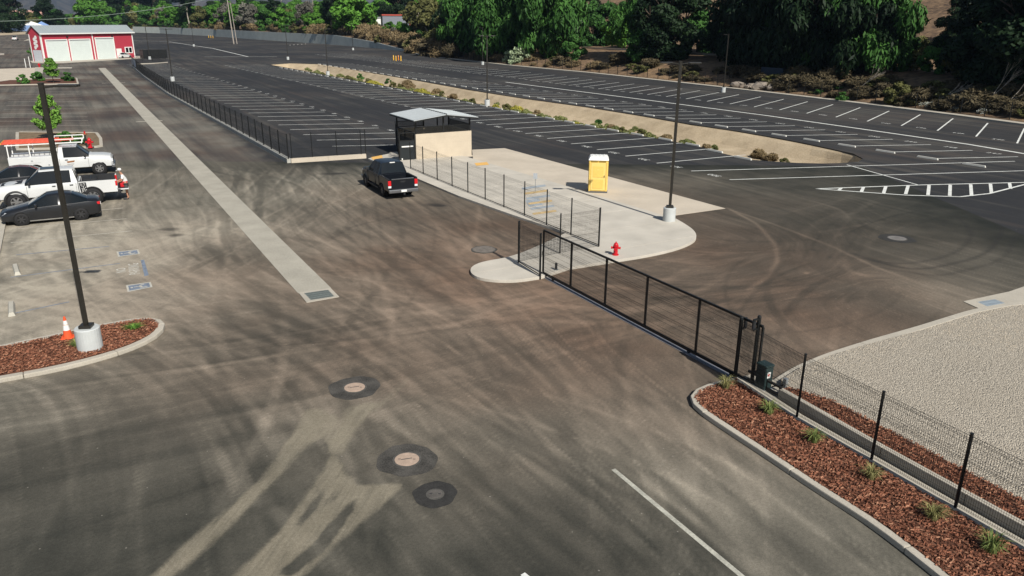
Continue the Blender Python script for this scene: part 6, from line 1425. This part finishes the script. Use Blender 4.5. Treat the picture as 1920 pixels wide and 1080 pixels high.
# belt of trees above the retaining wall
seq = ['bright','midgreen','bright','olive','greytree','bright','midgreen','bright','eucalyptus','bright','olive','midgreen','bright','greytree','bright']
WL = {'bright': 'bright green leafy tree above the retaining wall', 'midgreen': 'green tree above the retaining wall', 'olive': 'olive green tree above the retaining wall', 'greytree': 'bare grey tree above the retaining wall', 'darkround': 'dark green tree above the retaining wall', 'eucalyptus': 'tall eucalyptus with pale trunks above the retaining wall', 'pepper': 'large spreading green tree above the wall end'}
for i, px in enumerate(range(268, 840, 11)):
    key = seq[i % len(seq)]
    if 400 < px < 470: key = vr.choice(['greytree','bright'])
    if 615 < px < 650: key = 'eucalyptus'
    if 655 < px < 700: key = 'bright'
    if 780 < px < 840: key = vr.choice(['olive','midgreen'])
    if 700 < px < 770 and key in ('eucalyptus',): key = 'midgreen'
    s = vr.uniform(.85,1.15)*(1.25 if px < 520 else 1.0)
    if 690 < px < 775: s *= .5
    if 655 < px < 672: s = 1.5
    if 795 < px < 812: key = 'olive'; s = 1.7
    plant(key, bpoint(px, vr.uniform(5, 22)), s, WL[key], 'trees above the retaining wall')
for px in list(range(275, 700, 17))+list(range(700, 860, 15)): plant(vr.choice(['bright','bright','midgreen','darkround','olive']), bpoint(px, vr.uniform(40, 80)), vr.uniform(1.1,1.5), 'tall tree in the second row above the retaining wall', 'second row of trees above the wall')
for px in range(560, 850, 9): plant(vr.choice(['brush','brush','shrub','shadebrush']), bpoint(px, vr.uniform(1.5,6)), vr.uniform(.9,1.7), 'dry bush along the fence above the retaining wall', 'bushes above the retaining wall')
for px in range(300, 560, 16): plant(vr.choice(['brush','shrub','greenshrub']), bpoint(px, vr.uniform(1.5,5)), vr.uniform(.7,1.4), 'dry bush along the fence above the retaining wall', 'bushes above the retaining wall')
for px in range(705, 835, 14): plant('brush', bpoint(px, vr.uniform(4, 9)), vr.uniform(1.2,1.7), 'tall dry brush mound near the wall end', 'tall brush near the wall end')
# far left
for i, (px, py, key, s) in enumerate([(5,62,'darkround',1.0),(22,60,'darkround',1.5),(36,60,'midgreen',1.0),(60,59,'olive',1.0),(75,58,'bright',.9),(92,58,'darkround',1.3),(108,57,'midgreen',1.2),(150,56,'olive',1.0),(172,56,'bright',1.9),(190,55,'bright',1.5),(205,55,'midgreen',1.5),(222,54,'darkround',1.7),(238,54,'bright',1.6),(255,54,'olive',1.7),(268,54,'midgreen',1.6),(285,53,'darkround',2.2),(130,55,'midgreen',1.0),(245,51,'darkround',2.8),(330,50,'darkround',2.6)]):
    plant(key, G(px, py), s*1.3, {'darkround': 'dark round tree in the far background behind the red building', 'midgreen': 'green tree in the far background behind the red building', 'olive': 'olive tree in the far background behind the red building', 'bright': 'bright green tree in the far background behind the red building'}[key], 'far trees behind the red building')
for i in range(46):
    px = vr.uniform(-40, 320); py = vr.uniform(47.5, 52); plant(vr.choice(['darkround','midgreen','olive','bright']), G(px, py), vr.uniform(.9,1.5), 'small tree in the distant belt below the mountains', 'distant trees below the mountains')
# basin weeds, islands, saplings
for px, py, key, s in [(605,137,'shrub',.3),(652,146,'shrub',.4),(660,147,'shrub',.3),(675,143,'greenshrub',.42),(690,150,'shrub',.35),(727,151,'greenshrub',.36),(736,156,'shrub',.34),(748,158,'shrub',.28),(762,157,'brush',.42),(770,160,'brush',.34),(818,169,'brush',.3),(828,172,'shrub',.28),(850,178,'brush',.28),(886,186,'shrub',.28),(950,197,'shrub',.3),(1005,206,'brush',.22),(1122,227,'greenshrub',.28),(1145,233,'brush',.22),(1167,239,'shrub',.26),(1202,243,'shrub',.26),(1250,254,'brush',.26),(1322,270,'brush',.22),(1420,281,'brush',.26),(1430,284,'brush',.2),(1448,287,'brush',.22),(1472,294,'shrub',.2)]:
    x, y = G2(px, py, -.6); plant(key, (x, y, basin_ground(x, y)), s, {'shrub': 'small olive weed bush in the sandy basin', 'greenshrub': 'small green weed bush in the sandy basin', 'brush': 'dry brown weed clump in the sandy basin'}[key], 'weeds in the basin')
species('yellowweed', L_YEL, 1.1, 1.3, .05, 16, 1800, .13, variants=2, trunk=.02, depth=1, aspect=2.5); INFO['yellowweed'] = ('yellow_weed','weed')
species('palegrass', L_WEED, .7, 1.1, .03, 14, 1400, .12, variants=2, trunk=.02, depth=1, aspect=4); INFO['palegrass'] = ('weed_tuft','weed')
for px, py, s in [(698,154,.8),(706,156,.75),(714,158,.6),(792,171,.8),(800,174,.75),(784,168,.6),(967,201,.7),(1080,229,.5),(930,196,.5),(972,203,.6)]:
    x, y = G2(px, py, -.6); plant('yellowweed', (x, y, basin_ground(x, y)), s, 'yellow flowering weed patch in the sandy basin', 'yellow weeds in the basin')
for i in range(190):
    f = vr.random(); k = int(8+f*74); u = vr.uniform(.10,.55); p = SA[k].lerp(SB[k], u) if vr.random() < .8 else SA[k].lerp(SB[k], vr.uniform(.3,.8)); plant('palegrass', (p.x, p.y, basin_ground(p.x, p.y)), vr.uniform(.3,.8), 'pale weed tuft in the sandy basin', 'weed tufts in the basin')
plant('sapling', (*G2(101,155,.1), .1), .95, 'small round tree in the brown bark island by the far pavement', None, .82); plant('sapling', (*G2(97,262,.1), .1), .92, 'young feathery tree in the shrub island behind the ladder truck', None, .82)
for px, py, s, lb in [(125,270,.35,'small shrub in the island behind the ladder truck'),(150,271,.3,'small shrub in the island behind the ladder truck'),(72,152,.5,'low shrub in the bark island by the far pavement'),(128,152,.5,'low shrub in the bark island by the far pavement'),(45,157,.5,'low shrub in the bark island by the far pavement'),(66,108,.9,'shrub beside the corner of the red building')]:
    plant('greenshrub', (*G2(px, py, .1), .1), s, lb, None if 'corner' in lb else lb.replace('small ', '').replace('low ', '')+'s')
def tuft(label, p, s, m, seed, group):
    mb = MB(); r = random.Random(seed); tones = []
    for k in range(170):
        a = r.random()*6.28; b0 = r.random()*.10; lean = r.uniform(.1,1.0)**1.0; h = r.uniform(.18,.40); d = Vector((math.cos(a), math.sin(a), 0)); w = Vector((-d.y, d.x, 0))*.005
        o_ = d*b0; m_ = o_+d*lean*h*.35+Vector((0,0,h*.65)); e_ = o_+d*lean*h*.95+Vector((0,0,h*(.95-.45*lean))); mb.add([o_-w, o_+w, m_+w, m_-w, e_], [(0,1,2,3),(3,2,4)]); tones += [r.random()]*5
    o = obj('ornamental_grass', mb, m, None, loc=p, scale=s); at = o.data.attributes.new('tone', 'FLOAT', 'POINT'); at.data.foreach_set('value', tones); return tag(o, label, 'grass', group)
L_GRASS2 = leaf_mat('green_tuft_grass', (.06,.10,.03), (.24,.28,.09))
for i, (px, py, s, lb) in enumerate([(1360,727,1.0,'grass tuft at the nose of the bark bed below the gate post'),(1441,775,1.0,'second grass tuft from the gate post in the bark bed'),(1526,829,1.0,'third grass tuft from the gate post in the bark bed'),(1632,897,.95,'fourth grass tuft from the gate post in the bark bed'),(1748,973,.95,'straw coloured fifth grass tuft from the gate post in the bark bed'),(1857,1034,1.15,'green sixth grass tuft from the gate post in the bark bed'),(1975,1110,1.1,'grass tuft at the far end of the bark bed')]):
    tuft(lb, G(px, py, .14), s*1.2, L_GRASS2 if i in (1, 2, 5) else L_GRASS, i, 'grass tufts in the bark bed')
tuft('low green grass clump near the nose of the light pole island', G(250,617,.15), (1.6,1.2,.6), L_SAP, 21, None); tuft('green grass clump behind the concrete base of the tall light pole', G(143,650,.15), (1.1,1.1,.9), L_GRASS2, 22, None)

# ------------------------------------------------------------------ far buildings, poles and wire
def house(label, g, ang, w, d, h, rise, m, mr, name='house'):
    r = thing(name, label, 'house', g, ang); obj('wall', MB().box(-w/2,w/2,-d/2,d/2,0,h).add([(-w/2,-d/2,h),(-w/2,d/2,h),(-w/2,0,h+rise*.97),(w/2,-d/2,h),(w/2,d/2,h),(w/2,0,h+rise*.97)], [(0,2,1),(3,4,5)]), m, r)
    for s in (-1, 1): obj('roof', MB().add([(-w/2-.5,s*(d/2+.5),h-.2),(w/2+.5,s*(d/2+.5),h-.2),(w/2+.5,0,h+rise),(-w/2-.5,0,h+rise),(-w/2-.5,s*(d/2+.5),h+.05),(w/2+.5,s*(d/2+.5),h+.05),(w/2+.5,0,h+rise+.25),(-w/2-.5,0,h+rise+.25)], [(0,1,2,3),(7,6,5,4),(0,4,5,1),(1,5,6,2),(2,6,7,3),(3,7,4,0)]), mr, r)
    for k in range(max(2, int(w/4))):
        x = -w/2+w*(k+.5)/max(2, int(w/4)); wd = obj('window', MB().box(x-.6,x+.6,-d/2-.06,-d/2-.002,h*.35,h*.75), M_WHITE, r); obj('pane', MB().box(x-.5,x+.5,-d/2-.09,-d/2-.061,h*.38,h*.72), M_GLASS, wd)
M_CRM = mat('cream_stucco', (.62,.52,.40), .9, var=.06); M_TER = mat('pink_tile_roof', (.42,.25,.20), .8, var=.15)
house('cream house with a pink roof among the far trees', G(56,56.5), R(20), 22, 12, 9, 4.5, M_CRM, M_TER); house('white flat outbuilding beside the cream house', G(73,56), R(20), 14, 9, 6, 1, M_WHITE, M_WHITE, 'outbuilding')
M_TBL = mat('blue_tent_fabric', (.16,.26,.48), .7, var=.15); 
for px, w, lb in ((17,9,'low blue canopy tent beside the dark far trees'),(40,13,'pale blue canopy tent in the far yard'),(62,13,'blue canopy tent with a white top in the far yard'),(81,8,'small blue canopy tent at the corner of the red building roof')):
    g = G(px, 60); r = thing('canopy_tent', lb, 'tent', g, R(25)); h = 4.2; a = w/2; top = M_WHITE if px == 62 else M_TBL
    obj('canopy', MB().add([(-a,-a*.6,h),(a,-a*.6,h),(a,a*.6,h),(-a,a*.6,h),(0,0,h+2.4)], [(0,1,4),(1,2,4),(2,3,4),(3,0,4)]), top, r); obj('side_sheet', MB().box(-a,a,-a*.6,-a*.6+.1,.6,h), M_TBL, r)
    for sx in (-1, 1):
        for sy in (-1, 1): obj('leg', MB().tube((sx*a,sy*a*.6,0),(sx*a,sy*a*.6,h),.1,6), M_GALV, r)
g = bpoint(742, 28); r = thing('freight_wagon', 'grey shed with a rust red roof among trees above the wall', 'shed', g, R(20)); obj('wall', MB().box(-5.5,5.5,-2,2,-.5,6.4), mat('blue_grey_metal', (.17,.19,.22), .6), r); obj('roof', MB().box(-5.8,5.8,-2.3,2.3,6.41,6.9), mat('rust_red', (.38,.07,.05), .7), r); obj('end_wall', MB().box(5.52,7.6,-2,2,-.5,6.4), mat('rust_red', (.38,.07,.05), .7), r); obj('door', MB().box(-1,1.2,-2.06,-2.002,.2,2.8), mat('door_grey', (.28,.3,.32), .6), r)
g = bpoint(715, 26); r = thing('white_shed', 'long white shed roof beside the red roofed shed', 'shed', g, R(20)); obj('wall', MB().box(-4,3,-2,2,-.5,5.6), M_WHITE, r); obj('roof', MB().box(-4.4,3.2,-2.4,2.4,5.61,6.0), M_GALV, r)
g = bpoint(868, 60); house('pale grey warehouse in the gap beside the pepper trees', g, R(25), 22, 12, 7, 2, mat('pale_warehouse', (.5,.52,.54), .7), M_GALV, 'warehouse'); 
g = bpoint(846, 14); r = thing('signal_cabinet', 'orange and white signal cabinet above the wall end', 'cabinet', g); obj('mast', MB().tube((0,0,0),(0,0,9.5),.12,8), M_GALV, r); obj('housing', MB().box(-.9,.9,-.7,.7,1.5,4.4), M_WHITE, r); obj('panel', MB().box(-.55,.55,-.76,-.702,1.8,3.6), M_ORANGE, r)
u = G(438.5,82.5); up_ = thing('utility_pole', 'tall pale wooden utility pole leaning beside the far lot', 'utility pole', u); M_WOOD = mat('weathered_wood', (.33,.29,.25), .9, var=.2); pole_h = HPX(u, -14)
obj('pole', MB().tube((0,0,0),(-.9,0,pole_h),.24,10,.16), M_WOOD, up_); obj('crossarm', MB().box(-2.2,.4,-.09,.09,pole_h-1.3,pole_h-1.05), M_WOOD, up_); obj('stub_pole', MB().tube((1.1,.5,0),(.25,.2,pole_h*.8),.16,8,.12), M_WOOD, up_)
for x in (-2.0,-.5,.2): obj('insulator', MB().tube((x,0,pole_h-1.05),(x,0,pole_h-.8),.07,8), M_DKPL, up_)
v = bpoint(590, 34); r = thing('utility_pole', 'distant thin utility pole among the trees above the wall', 'utility pole', v); obj('pole', MB().tube((0,0,0),(0,0,16),.22,8,.15), M_WOOD, r); obj('crossarm', MB().box(-1.2,1.2,-.1,.1,14.6,14.9), M_WOOD, r)
# wire from the pole to the next one outside the frame
pa = u+Vector((-.9,0,pole_h-.8)); dl = FWD*F_PX+RT*(-60-960)+UP*(540-41); dl.normalize(); pb = Vector((0,0,CAM_H))+dl*235
npx = Vector((pb.x, pb.y, 0)); np_ = thing('utility_pole', 'wooden utility pole carrying the wire outside the left edge', 'utility pole', npx); obj('pole', MB().tube((0,0,0),(0,0,pb.z+.4),.2,10,.15), M_WOOD, np_)
mb = MB(); prev = None
for k in range(41):
    t = k/40; p = pa.lerp(pb, t)+Vector((0,0,-2.2*4*t*(1-t)))
    if prev is not None: mb.tube(prev, p, .055, 5, caps=False)
    prev = p
tag(obj('overhead_wire', mb, mat('pale_cable', (.35,.42,.36), .5), None), 'pale overhead cable strung past the red building to the utility pole', 'cable')

# ------------------------------------------------------------------ air
hz = obj('haze', MB().box(-9200,9200,-9200,9200,-6,1000), None); struct(hz, 'stuff'); hz.hide_viewport = False
m = bpy.data.materials.new('haze'); m.use_nodes = True; n = m.node_tree.nodes; n.remove(n['Principled BSDF']); pv = n.new('ShaderNodeVolumePrincipled'); pv.inputs['Color'].default_value = (.50,.70,1,1); pv.inputs['Density'].default_value = 6.5e-5; pv.inputs['Anisotropy'].default_value = .2
m.node_tree.links.new(pv.outputs[0], n['Material Output'].inputs['Volume']); hz.data.materials.append(m)
